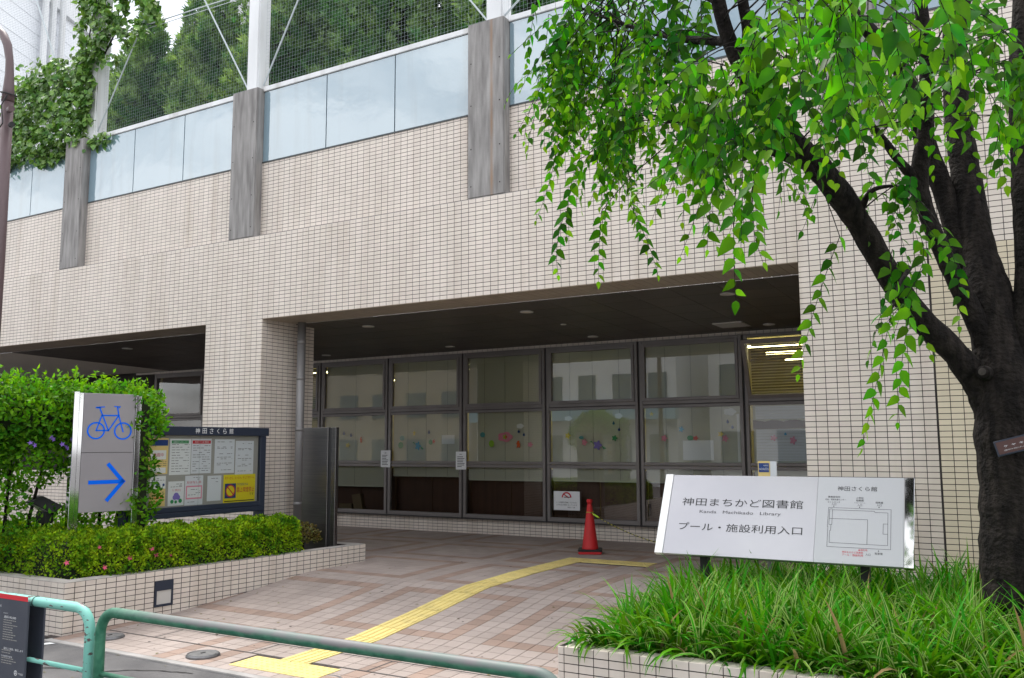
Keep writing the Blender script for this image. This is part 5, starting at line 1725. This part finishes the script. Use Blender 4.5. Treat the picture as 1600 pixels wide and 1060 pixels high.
# ---------------- striped grass
def grass():
    pos = []
    while len(pos) < 560:
        x, y = R_.uniform(-2.48, 1.1), R_.uniform(5.22, 7.9)
        if (x + .17) ** 2 + (y - 6.5) ** 2 < .28 ** 2: continue
        if y > 6.75 and R_.random() < .35: continue
        pos.append((x, y))
    x_, B = -2.6, []
    while x_ < 1.2: pos.append((x_, 5.20 + R_.uniform(0, .06))); x_ += R_.uniform(.09, .14)
    y_ = 5.2
    while y_ < 7.8: pos.append((-2.47 + R_.uniform(0, .05), y_)); y_ += R_.uniform(.09, .15)
    O, AZ, T0, T1, LN_, W = [], [], [], [], [], []
    for x, y in pos:
        nbl = R_.randint(13, 19)
        big = R_.uniform(.8, 1.12)
        for _ in range(nbl):
            az = R_.uniform(0, 2 * math.pi)
            O.append((x + R_.gauss(0, .012), y + R_.gauss(0, .012), .40)); AZ.append(az)
            outer = R_.random()
            T0.append(rad(4) + outer * rad(46)); T1.append(R_.uniform(.15, .75) + (outer ** 2) * R_.uniform(.3, 1.5))
            LN_.append(R_.uniform(.34, .56) * big * (1 - .12 * outer)); W.append(R_.uniform(.0105, .0150))
    O, AZ, T0, T1, LN_, W = map(np.array, (O, AZ, T0, T1, LN_, W))
    # blades next to the edges lean outwards over the coping
    lean_f = (O[:, 1] < 5.32); lean_l = (O[:, 0] < -2.40)
    k = len(O); K = 7
    h = np.stack([np.cos(AZ), np.sin(AZ)], 1)
    h[lean_f, 1] = -abs(h[lean_f, 1]) * .9 - .15
    h[lean_l, 0] = -abs(h[lean_l, 0]) * .35
    h = h / np.linalg.norm(h, axis=1, keepdims=True)
    T1[lean_f] += .12; LN_[lean_f] *= .9; T1[lean_l] += .35; LN_[lean_l] *= .78
    H = np.concatenate([h, np.zeros((k, 1))], 1)
    S = np.stack([-h[:, 1], h[:, 0], np.zeros(k)], 1)
    tw = NR.normal(0, .5, k)
    pts = [O]
    th_s = []
    for j in range(K):
        s = (j + .5) / K
        th = T0 + T1 * s ** 1.6 * 1.5
        th_s.append(th)
        step = (LN_ / K)[:, None] * (H * np.sin(th)[:, None] + Z_ * np.cos(th)[:, None])
        pts.append(pts[-1] + step)
    th_s.append(th_s[-1])
    vs = np.zeros((k, (K + 1) * 3, 3)); uv = np.zeros((k, (K + 1) * 3, 2))
    for j in range(K + 1):
        s = j / K
        wdt = (W * (1 - s ** 2.6) * (.65 + .35 * min(1, s * 4)) + .0003)[:, None]
        nrm = H * -np.cos(th_s[j])[:, None] + Z_ * np.sin(th_s[j])[:, None]
        a = (tw * s)[:, None]
        sd = S * np.cos(a) + nrm * np.sin(a)
        vs[:, j * 3] = pts[j] - sd * wdt; vs[:, j * 3 + 1] = pts[j] - nrm * wdt * .35; vs[:, j * 3 + 2] = pts[j] + sd * wdt
        uv[:, j * 3] = (0, s); uv[:, j * 3 + 1] = (.5, s); uv[:, j * 3 + 2] = (1, s)
    f = []
    for j in range(K):
        b = j * 3
        f += [(b, b + 1, b + 4, b + 3), (b + 1, b + 2, b + 5, b + 4)]
    f = np.array(f)
    fs = (f[None] + (np.arange(k) * (K + 1) * 3)[:, None, None]).reshape(-1, 4)
    me = npmesh('border_grass', vs.reshape(-1, 3), fs, 'blade', uv.reshape(-1, 2), smooth=True)
    tag(obj('border_grass', me), 'dense striped green border grass filling the right planter', 'grass', kind='stuff')
grass()
q = np.concatenate([np.stack([NR.uniform(-7.3, -2.7, 60), NR.uniform(5.0, 8.6, 60)], 1), np.stack([NR.uniform(-7.5, -3.0, 40), NR.uniform(3.6, 4.9, 40)], 1), np.stack([-7.5 + NR.uniform(0, .25, 40), NR.uniform(5.1, 8.7, 40)], 1)])
zq = np.array([zg(b_) + (.010 if b_ > 4.96 else -.006) for b_ in q[:, 1]])
k = len(q); U, V, N = frames(np.concatenate([NR.normal(0, 1, (k, 2)), NR.normal(0, .12, (k, 1))], 1), np.array([0, 0, 1.]) + NR.normal(0, .2, (k, 3)))
sq = NR.uniform(.015, .042, k)[:, None]
tag(obj('leaf_litter', instmesh('leaf_litter', LT[0], LT[1], np.stack([q[:, 0], q[:, 1], zq], 1), U * sq, V * sq, N * sq * .5, 'litter')), 'small dry leaves scattered over the paving', 'litter', kind='stuff')

# ---------------- hedges and shrubs
def lump(p, s, seed=0):
    return (np.sin(p[:, 0] * s + seed) * np.sin(p[:, 1] * s * 1.1 + 1.3 + seed) + np.sin(p[:, 2] * s * 1.3 + 2.1 + seed) * .7 + .5 * np.sin(p[:, 0] * s * 2.3 + p[:, 1] * s * 1.9 + seed)) / 2.2
def hedge_points(a, b, hw, h, z0, n, pw=.55):
    a, b = np.array([*a, 0.0]), np.array([*b, 0.0])
    t_ = NR.random(n); ph = NR.random(n) * math.pi
    d_ = unit((b - a)[None])[0]; L_ = np.linalg.norm(b - a)
    sdir = np.array([-d_[1], d_[0], 0])
    endf = np.clip(np.minimum(t_, 1 - t_) * L_ / .22, 0, 1) ** .5
    cx = np.sign(np.cos(ph)) * abs(np.cos(ph)) ** pw; cz = np.sin(ph) ** pw
    P = a + t_[:, None] * (b - a) + sdir * (cx * hw * endf)[:, None] + Z_ * (z0 + cz * h * (.35 + .65 * endf))[:, None]
    Nn = unit(sdir * (cx * 1.0)[:, None] + Z_ * (cz * .9)[:, None] + d_ * ((t_ - .5) * 2 * (endf < .99))[:, None])
    return P, Nn
def leafcloud(name, P, Nn, size, m, parent, depth=.08, lumpamp=.045, ls=9., tmpl=ST, up=.35):
    k = len(P)
    P = P + Nn * (lump(P, ls) * lumpamp - abs(NR.normal(0, depth, k)) + depth * .4)[:, None]
    D = unit(Nn * .6 + unit(NR.normal(0, 1, (k, 3))) * .9 + Z_ * up)
    N = unit(Nn + NR.normal(0, .5, (k, 3)) + Z_ * .3)
    U, V, N = frames(D, N)
    s = (size * NR.uniform(.7, 1.3, k))[:, None]
    o_ = obj(name, instmesh(name, tmpl[0], tmpl[1], P, U * s, V * s, N * s, m), parent)
    return tag(o_, kind='stuff')
hg = thing('azalea_hedge', 'low clipped azalea hedge along the left tiled planter', 'hedge', (-8.2, 6.0, .43))
P1_, N1_ = hedge_points((-8.12, 5.40), (-7.90, 8.12), .34, .42, .42, 30000)
P2_, N2_ = hedge_points((-13.0, 5.55), (-7.97, 5.55), .38, .43, .42, 24000)
k2 = (P2_[:, 0] > -11.2)
P = np.concatenate([P1_, P2_[k2]]); Nn = np.concatenate([N1_, N2_[k2]])
leafcloud('leaves', P, Nn, .032, 'hedge', hg, .040, .06, 11.)
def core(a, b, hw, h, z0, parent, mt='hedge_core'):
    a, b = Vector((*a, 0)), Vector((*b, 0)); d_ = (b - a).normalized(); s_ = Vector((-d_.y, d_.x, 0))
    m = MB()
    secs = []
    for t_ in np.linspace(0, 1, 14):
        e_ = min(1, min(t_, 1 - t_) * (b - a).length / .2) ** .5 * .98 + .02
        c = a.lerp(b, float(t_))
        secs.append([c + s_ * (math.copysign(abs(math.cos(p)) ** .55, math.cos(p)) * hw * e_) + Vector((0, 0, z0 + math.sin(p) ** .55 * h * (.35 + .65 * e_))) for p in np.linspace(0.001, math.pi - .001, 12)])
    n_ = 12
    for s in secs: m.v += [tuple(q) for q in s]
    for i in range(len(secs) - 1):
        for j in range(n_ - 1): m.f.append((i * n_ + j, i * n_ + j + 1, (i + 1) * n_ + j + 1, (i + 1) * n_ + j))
    m.build('dark_core', mt, parent)  # dark solid core added inside the leaves to stop see-through
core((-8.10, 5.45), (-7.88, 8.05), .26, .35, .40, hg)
core((-13.0, 5.55), (-8.0, 5.55), .30, .36, .40, hg)
fl = [(-7.93, 5.60, .66), (-7.86, 5.52, .55), (-7.92, 5.50, .74), (-7.80, 6.0, .68), (-7.79, 6.05, .62), (-7.82, 5.9, .70), (-7.80, 5.75, .62), (-7.78, 6.2, .6), (-8.0, 5.22, .62), (-7.78, 6.9, .62)]
FT = (np.array([(0, 0, 0)] + [(math.cos(a_) * (1 if i % 2 == 0 else .45), math.sin(a_) * (1 if i % 2 == 0 else .45), .35 if i % 2 == 0 else .15) for i, a_ in enumerate(np.linspace(0, 6.283, 11)[:-1])], float), [np.array([(0, i + 1, (i + 1) % 10 + 1) for i in range(10)])])
for x, y, z in fl:
    nrm = unit(np.array([[.8, -.45, .4]]) + NR.normal(0, .2, (1, 3)))
    U_, V_, N_ = frames(np.cross(nrm, Z_[None]), nrm)
    s = .030 if z < .7 else .022
    obj('flower', instmesh('flower', FT[0], FT[1], np.array([(0., 0, 0)]), U_ * s, V_ * s, N_ * s, 'pink'), hg, (x + .04, y - .02, z))

rs = thing('reddish_shrub', 'small reddish brown shrub beside the steel pillar', 'shrub', (-7.98, 8.28, .43))
q = unit(NR.normal(0, 1, (1100, 3))); q[:, 2] = abs(q[:, 2])
leafcloud('leaves', np.array([-7.93, 8.30, .52]) + q * np.array([.17, .20, .24]), q, .032, 'red_shrub', rs, .05, .02)
for k in range(5):
    MB().tube([(-7.95 + R_.uniform(-.04, .04), 8.28, .40), (-7.93 + R_.uniform(-.1, .1), 8.28 + R_.uniform(-.1, .1), .68)], [.008, .004], 5).build('stem', 'bark', rs)

ts_ = thing('tall_shrub', 'tall flat topped green shrub with bare stems behind the bicycle sign', 'shrub', (-9.0, 5.8, .42))
blobs = [(-9.75, 4.75, 1.95, .50, .42), (-9.35, 5.05, 2.02, .48, .40), (-9.15, 5.40, 2.06, .46, .37), (-9.05, 5.75, 2.06, .45, .36), (-8.95, 6.10, 2.05, .42, .36), (-8.9, 6.40, 2.06, .36, .33), (-8.62, 6.42, 2.02, .26, .28),
         (-9.45, 5.0, 1.55, .42, .30), (-9.1, 5.5, 1.55, .40, .30), (-9.2, 5.2, 1.15, .30, .25), (-9.5, 4.9, .85, .35, .30), (-9.0, 5.75, .80, .35, .28), (-8.8, 6.1, .75, .30, .30), (-8.75, 6.35, 1.5, .22, .4), (-9.1, 5.3, .65, .35, .25)]
PP_, NN_ = [], []
for (x, y, z, r, h) in blobs:
    n_ = int(12500 * r * r * (1.0 if z > 1.7 else .55))
    q = unit(NR.normal(0, 1, (n_, 3)))
    PP_.append(np.array([x, y, z]) + q * np.array([r, r, h])); NN_.append(q)
leafcloud('leaves', np.concatenate(PP_), np.concatenate(NN_), .056, 'shrub', ts_, .11, .10, 5., LT)
SH_O, SH_N = [], []
for _ in range(90):
    x, y, z, r, h = blobs[R_.randrange(7)]
    a_ = R_.uniform(0, 6.283); q_ = R_.uniform(.2, .95)
    b0 = np.array([x + r * q_ * math.cos(a_), y + r * q_ * math.sin(a_), z + h * math.sqrt(1 - q_ * q_) * .95])
    dr = unit(np.array([[math.cos(a_) * .5 * q_, math.sin(a_) * .5 * q_, 1.0]]) + NR.normal(0, .15, (1, 3)))[0]
    L_ = R_.uniform(.06, .17)
    for j in range(9):
        SH_O.append(b0 + dr * L_ * j / 8); SH_N.append(unit(np.array([[math.cos(j * 2.4), math.sin(j * 2.4), .7]]))[0])
SH_O, SH_N = np.array(SH_O), np.array(SH_N)
leafcloud('shoots', SH_O, SH_N, .05, 'leaf_young', ts_, .004, .0, 5., LT)
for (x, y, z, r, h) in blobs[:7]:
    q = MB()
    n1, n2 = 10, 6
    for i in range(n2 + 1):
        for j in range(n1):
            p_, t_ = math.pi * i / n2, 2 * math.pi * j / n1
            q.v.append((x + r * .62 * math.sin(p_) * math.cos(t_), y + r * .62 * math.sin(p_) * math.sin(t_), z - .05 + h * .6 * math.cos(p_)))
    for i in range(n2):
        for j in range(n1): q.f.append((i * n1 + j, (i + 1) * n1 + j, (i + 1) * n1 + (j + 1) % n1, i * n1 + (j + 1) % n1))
    q.build('dark_core', 'hedge_core', ts_)  # dark filler blob added inside the crown, stands in for inner shade
for (x, y) in ((-9.5, 4.95), (-9.2, 5.3), (-9.1, 5.45), (-9.0, 5.85), (-8.85, 6.15), (-8.8, 6.3)):
    dx, dy = R_.uniform(-.2, .2), R_.uniform(-.2, .2)
    MB().tube([(x, y, .40), (x + dx * .3, y + dy * .3, 1.0), (x + dx, y + dy, 1.6), (x + dx * 1.4, y + dy * 1.4, 2.1)], [.022, .018, .013, .006], 7).build('stem', 'bark', ts_)
for (x, y, z) in ((-8.72, 5.24, 1.74), (-8.70, 5.28, 1.72), (-8.70, 5.44, 1.80), (-8.68, 5.46, 1.78), (-8.66, 5.54, 1.73), (-8.66, 5.58, 1.70), (-8.64, 5.60, 1.68), (-8.63, 5.61, 1.60)):
    nrm = unit(np.array([[.8, -.5, .3]]) + NR.normal(0, .3, (1, 3))); U_, V_, N_ = frames(np.cross(nrm, Z_[None]), nrm)
    obj('flower', instmesh('flower', FT[0], FT[1], np.array([(0., 0, 0)]), U_ * .03, V_ * .03, N_ * .03, 'purple'), ts_, (x, y, z))

vs_ = thing('climbing_shrub', 'narrow leafy climber between the bicycle sign and the notice board', 'shrub', (-8.28, 6.2, .42))
n_ = 1500
zz_ = NR.uniform(.45, 2.30, n_); an = NR.uniform(0, 6.283, n_); rr = .15 + .05 * np.sin(zz_ * 7) + .04 * np.sin(zz_ * 17 + 1)
q = np.stack([np.cos(an), np.sin(an), np.zeros(n_)], 1)
Pv = np.array([-8.29, 6.20, 0]) + q * rr[:, None] + Z_ * zz_[:, None]
leafcloud('leaves', Pv, q, .058, 'shrub', vs_, .05, .05, 7., LT)
MB().tube([(-8.30, 6.2, .38), (-8.27, 6.22, 1.2), (-8.29, 6.2, 2.2)], [.02, .016, .008], 7).build('stem', 'bark', vs_)
MB().tube([(-8.29, 6.2, .42), (-8.29, 6.2, 2.15)], .07, 8).build('dark_core', 'hedge_core', vs_)  # dark filler tube added so no daylight shows through the climber

# ---------------- ivy on the net
iv_ = thing('ivy', 'ivy climbing over the net and post at upper left', 'ivy', (-14, 8.6, 6.7))
def in_poly(p, poly):
    x, y = p[:, 0], p[:, 1]; c = np.zeros(len(p), bool); n_ = len(poly)
    for i in range(n_):
        x1, y1 = poly[i]; x2, y2 = poly[(i + 1) % n_]
        cond = ((y1 > y) != (y2 > y)) & (x < (x2 - x1) * (y - y1) / (y2 - y1 + 1e-12) + x1)
        c ^= cond
    return c
def ivy_patch(poly, n_, thin=0.0, y=8.61, dy=.10):
    poly = np.array(poly); lo, hi = poly.min(0), poly.max(0)
    p = NR.uniform(lo, hi, (n_ * 4, 2)); p = p[in_poly(p + NR.normal(0, .07, p.shape), poly)]
    if thin:
        p3 = np.concatenate([p * 1.0, np.zeros((len(p), 1))], 1)
        p = p[lump(p3[:, [0, 1, 2]], 6.5, 1.7) > thin]
    p = p[:n_]
    return np.stack([p[:, 0], y - abs(NR.normal(0, dy, len(p))), p[:, 1]], 1)
IP = [ivy_patch([(-16.4, 6.55), (-13.1, 6.72), (-13.15, 8.1), (-13.6, 8.15), (-14.7, 8.30), (-15.2, 7.95), (-15.5, 7.65), (-16.4, 7.0)], 3600, -.62, 8.61, .13),
      ivy_patch([(-14.6, 6.45), (-12.5, 6.62), (-12.45, 6.75), (-14.6, 6.72)], 240, 0, 8.57, .04),
      ivy_patch([(-13.38, 6.85), (-13.05, 6.85), (-12.98, 7.6), (-12.90, 10.6), (-13.5, 10.6), (-13.4, 8)], 1200, -.5, 8.54, .06),
      ivy_patch([(-13.0, 8.05), (-12.6, 7.85), (-12.1, 8.3), (-11.5, 8.05), (-11.5, 8.6), (-12.2, 9.6), (-13, 10.4)], 1300, -.22)]
Pi = np.concatenate(IP)
IVT = (np.array([(0, 0, 0), (.25, .42, .03), (.55, .30, .06), (1, 0, -.05), (.55, -.30, .06), (.25, -.42, .03)], float), [np.array([(0, 3, 2, 1), (0, 5, 4, 3)])])
k = len(Pi)
Dv = unit(np.array([0, -.25, -.8]) + NR.normal(0, .5, (k, 3))); Nv = unit(np.array([.2, -.8, .55]) + NR.normal(0, .4, (k, 3)))
U, V, N = frames(Dv, Nv); s = NR.uniform(.07, .135, k)[:, None]
tag(obj('leaves', instmesh('leaves', IVT[0], IVT[1], Pi, U * s, V * s, N * s, 'ivy'), iv_), kind='stuff')
for a_, b_, c_ in (((-13.1, 8.6, 6.7), (-13.3, 8.58, 8.4), (-12.95, 8.6, 10.5)), ((-13.1, 8.62, 7.9), (-12.5, 8.62, 8.6), (-11.6, 8.62, 8.3)), ((-13.9, 8.62, 6.7), (-14.3, 8.62, 7.5), (-14.6, 8.62, 8.2)), ((-14.9, 8.62, 6.7), (-15.1, 8.62, 7.2), (-15.3, 8.62, 7.7))):
    MB().tube([a_, b_, c_], [.018, .012, .006], 6).build('vine_stem', 'bark', iv_)

# ---------------- conifers behind the net
def conifer(x, y, z0, h, r, label, n_=4200, fresh=.06):
    t = thing('conifer_tree', label, 'tree', (x, y, z0), 'row of conifers behind the roof net')
    MB().tube([(x, y, z0), (x, y, z0 + h * .96)], [.09, .01], 8).build('trunk', 'bark', t)
    tt = 1 - np.sqrt(NR.random(n_)) * .98
    an = NR.uniform(0, 6.283, n_)
    lob = 1 + .22 * np.sin(an * 5 + tt * 25) + .16 * np.sin(an * 3 - tt * 14 + x)
    rad_ = r * (1 - tt) ** .75 * lob * np.clip(tt / .04 + .3, 0, 1)
    rad_ = rad_ * (NR.uniform(.66, 1.0, n_) + .22 * np.sin(tt * 38 + an * 2 + x * 3) * np.sin(an * 4 + tt * 11))
    q = np.stack([np.cos(an), np.sin(an), np.zeros(n_)], 1)
    P = np.array([x, y, z0 + .15]) + q * rad_[:, None] + Z_ * (tt * h)[:, None]
    Nn = unit(q + Z_ * .5)
    D = unit(q * .55 + Z_ * .95 + NR.normal(0, .35, (n_, 3)))
    U, V, N = frames(D, Nn + NR.normal(0, .5, (n_, 3)))
    s = NR.uniform(.13, .27, n_)[:, None]
    f = NR.random(n_) < 0
    cl = lump(P, 1.9, x) > (1.0 - fresh * 4)
    for sel, nm, mt in ((~cl, 'foliage', 'conifer'), (cl, 'fresh_foliage', 'conifer_fresh')):
        if sel.sum(): tag(obj(nm, instmesh(nm, SPR[0], SPR[1], P[sel], U[sel] * s[sel], V[sel] * s[sel], N[sel] * s[sel], mt), t), kind='stuff')
    m = MB(); nseg = 10
    for i, tq in enumerate(np.linspace(0, .9, 6)):
        for j in range(nseg): m.v.append((x + r * .5 * (1 - tq) ** .8 * math.cos(j * .628), y + r * .5 * (1 - tq) ** .8 * math.sin(j * .628), z0 + .1 + tq * h))
    for i in range(5):
        for j in range(nseg): m.f.append((i * nseg + j, i * nseg + (j + 1) % nseg, (i + 1) * nseg + (j + 1) % nseg, (i + 1) * nseg + j))
    m.build('dark_core', 'hedge_core', t)  # dark cone added inside the foliage to block most of the sky
# a feathery spray: three narrow leaflets fanned out
SPR_v, SPR_f = [], []
for a_, L_ in ((0, 1.0), (.5, .72), (-.5, .72), (.95, .5), (-.95, .5)):
    b = len(SPR_v); o_ = .25 if a_ else 0
    dx, dy = math.cos(a_), math.sin(a_)
    for t_, w_ in ((0, 0), (.5, .055), (1, 0), (.5, -.055)): SPR_v.append((o_ + dx * t_ * L_ - dy * w_ * 1.6, dy * t_ * L_ + dx * w_ * 1.6, -.08 * t_ * t_))
    SPR_f += [(b, b + 3, b + 2, b + 1)]
SPR = (np.array(SPR_v, float), [np.array(SPR_f)])
cons = [(-17.4, 12.3, 5.6, .95, 'leftmost conifer behind the roof net, partly behind the ivy'), (-16.2, 11.9, 6.0, .95, 'conifer second from the left, its tip against the sky'),
        (-15.0, 12.2, 6.2, .9, 'conifer third from the left behind the net'), (-13.9, 11.8, 5.8, .95, 'conifer just left of the middle white post, with fresh growth'),
        (-12.9, 12.4, 7.2, 1.0, 'tall conifer directly behind the middle white post'), (-11.7, 11.7, 7.0, 1.05, 'conifer right of the middle white post'),
        (-10.5, 12.2, 7.4, 1.05, 'conifer in the middle of the right net bay'), (-9.3, 11.6, 7.2, 1.05, 'conifer third from right behind the net'),
        (-8.0, 12.1, 7.2, 1.05, 'conifer second from right behind the net'), (-6.8, 11.7, 7.0, 1.0, 'conifer behind the right white post')]
cons += [(-16.8, 13.6, 6.6, 1.2, 'rear conifer between the two leftmost trees'), (-14.4, 13.7, 6.8, 1.2, 'rear conifer behind the third and fourth trees'), (-12.2, 13.8, 8.0, 1.2, 'rear conifer right of the middle post')]
for i, (x, y, h, r, lab) in enumerate(cons):
    conifer(x, y, 5.15, h, r * 1.42, lab, 8500, (.05, .02, .02, .09, .05, .08, .05, .09, .06, .05, .03, .03, .03)[i])

# ================================================================== BUILDINGS FARTHER OFF
def building(name, label, o, U, V, H, mt, floors, cols, wmat, skip=0, wz=(1.0, 1.3), wy=.7):
    o, U, V = Vector(o), Vector(U), Vector(V)
    t = thing(name, label, 'building', tuple(o))
    m = MB(); m.obox(o, U, V, (0, 0, H)); m.build('wall', mt, t)
    n_ = U.cross(Vector((0, 0, 1))).normalized()
    if n_.dot(V) > 0: n_ = -n_
    fh = H / floors
    cw = U.length / cols; u = U.normalized()
    for f in range(skip, floors):
        for c in range(cols):
            p = o + u * (c * cw + cw * (1 - wy) / 2) + Vector((0, 0, f * fh + wz[0])) + n_ * .03
            w_ = MB().obox(p, u * cw * wy, Vector((0, 0, wz[1])), -n_ * .06).build('window', wmat, t)
    return t
dF = Vector((-.43, .90, 0)).normalized()
far = Vector((-27.6, 18.5, 0))
wb = thing('white_building', 'tall white clad building far behind the ivy', 'building', tuple(far - dF * 4))
nW = Vector((-dF.y, dF.x, 0))
MB().obox(far - dF * 8, dF * 8, nW * 10, (0, 0, 16.2)).build('wall', 'wbuild', wb)
for k in range(26):
    MB().obox(far - dF * 8 + Vector((0, 0, 4 + k * .45)) - nW * .012, dF * 7.99, nW * .01, (0, 0, .035)).build('cladding_groove', 'wbuild', wb)
MB().obox(far - dF * 8 - nW * .15 + Vector((0, 0, 15.6)), dF * 8.1, nW * 10, (0, 0, .7)).build('parapet', 'white_metal', wb)
for s_ in (2.9, 3.4, 3.8):
    MB().tube([tuple(far - dF * s_ - nW * .2), tuple(far - dF * s_ - nW * .2 + Vector((0, 0, 16)))], .1, 8).build('pipe', 'white_metal', wb)
gb = thing('grey_building', 'pale grey building showing between the conifer tips', 'building', (-34, 30, 0))
MB().box(-36.5, -31.5, 30, 38, 0, 26).build('wall', 'gbuild', gb)
MB().box(-36.6, -31.4, 29.9, 38.1, 26, 26.6).build('parapet', 'white_metal', gb)

ob1 = building('opposite_building', 'white building across the street, seen reflected in the library windows', (-22, -9, 0), (9.5, 0, 0), (0, -9, 0), 7.5, 'opp', 3, 6, 'opp_win', 0, (.9, 1.2), .5)
MB().box(-22.1, -12.4, -8.95, -8.5, 2.7, 3.3).build('awning', 'opp_blue', ob1)
building('opposite_building', 'tan block across the street, left half of the reflections', (-40, -10, 0), (17, 0, 0), (0, -9, 0), 9, 'opp2', 4, 8, 'opp_win', 0, (.8, 1.2), .55)
building('opposite_building', 'white block behind the viewpoint across the street', (-11.5, -10, 0), (20, 0, 0), (0, -9, 0), 8, 'opp', 3, 9, 'opp_win', 0, (.9, 1.3), .6)
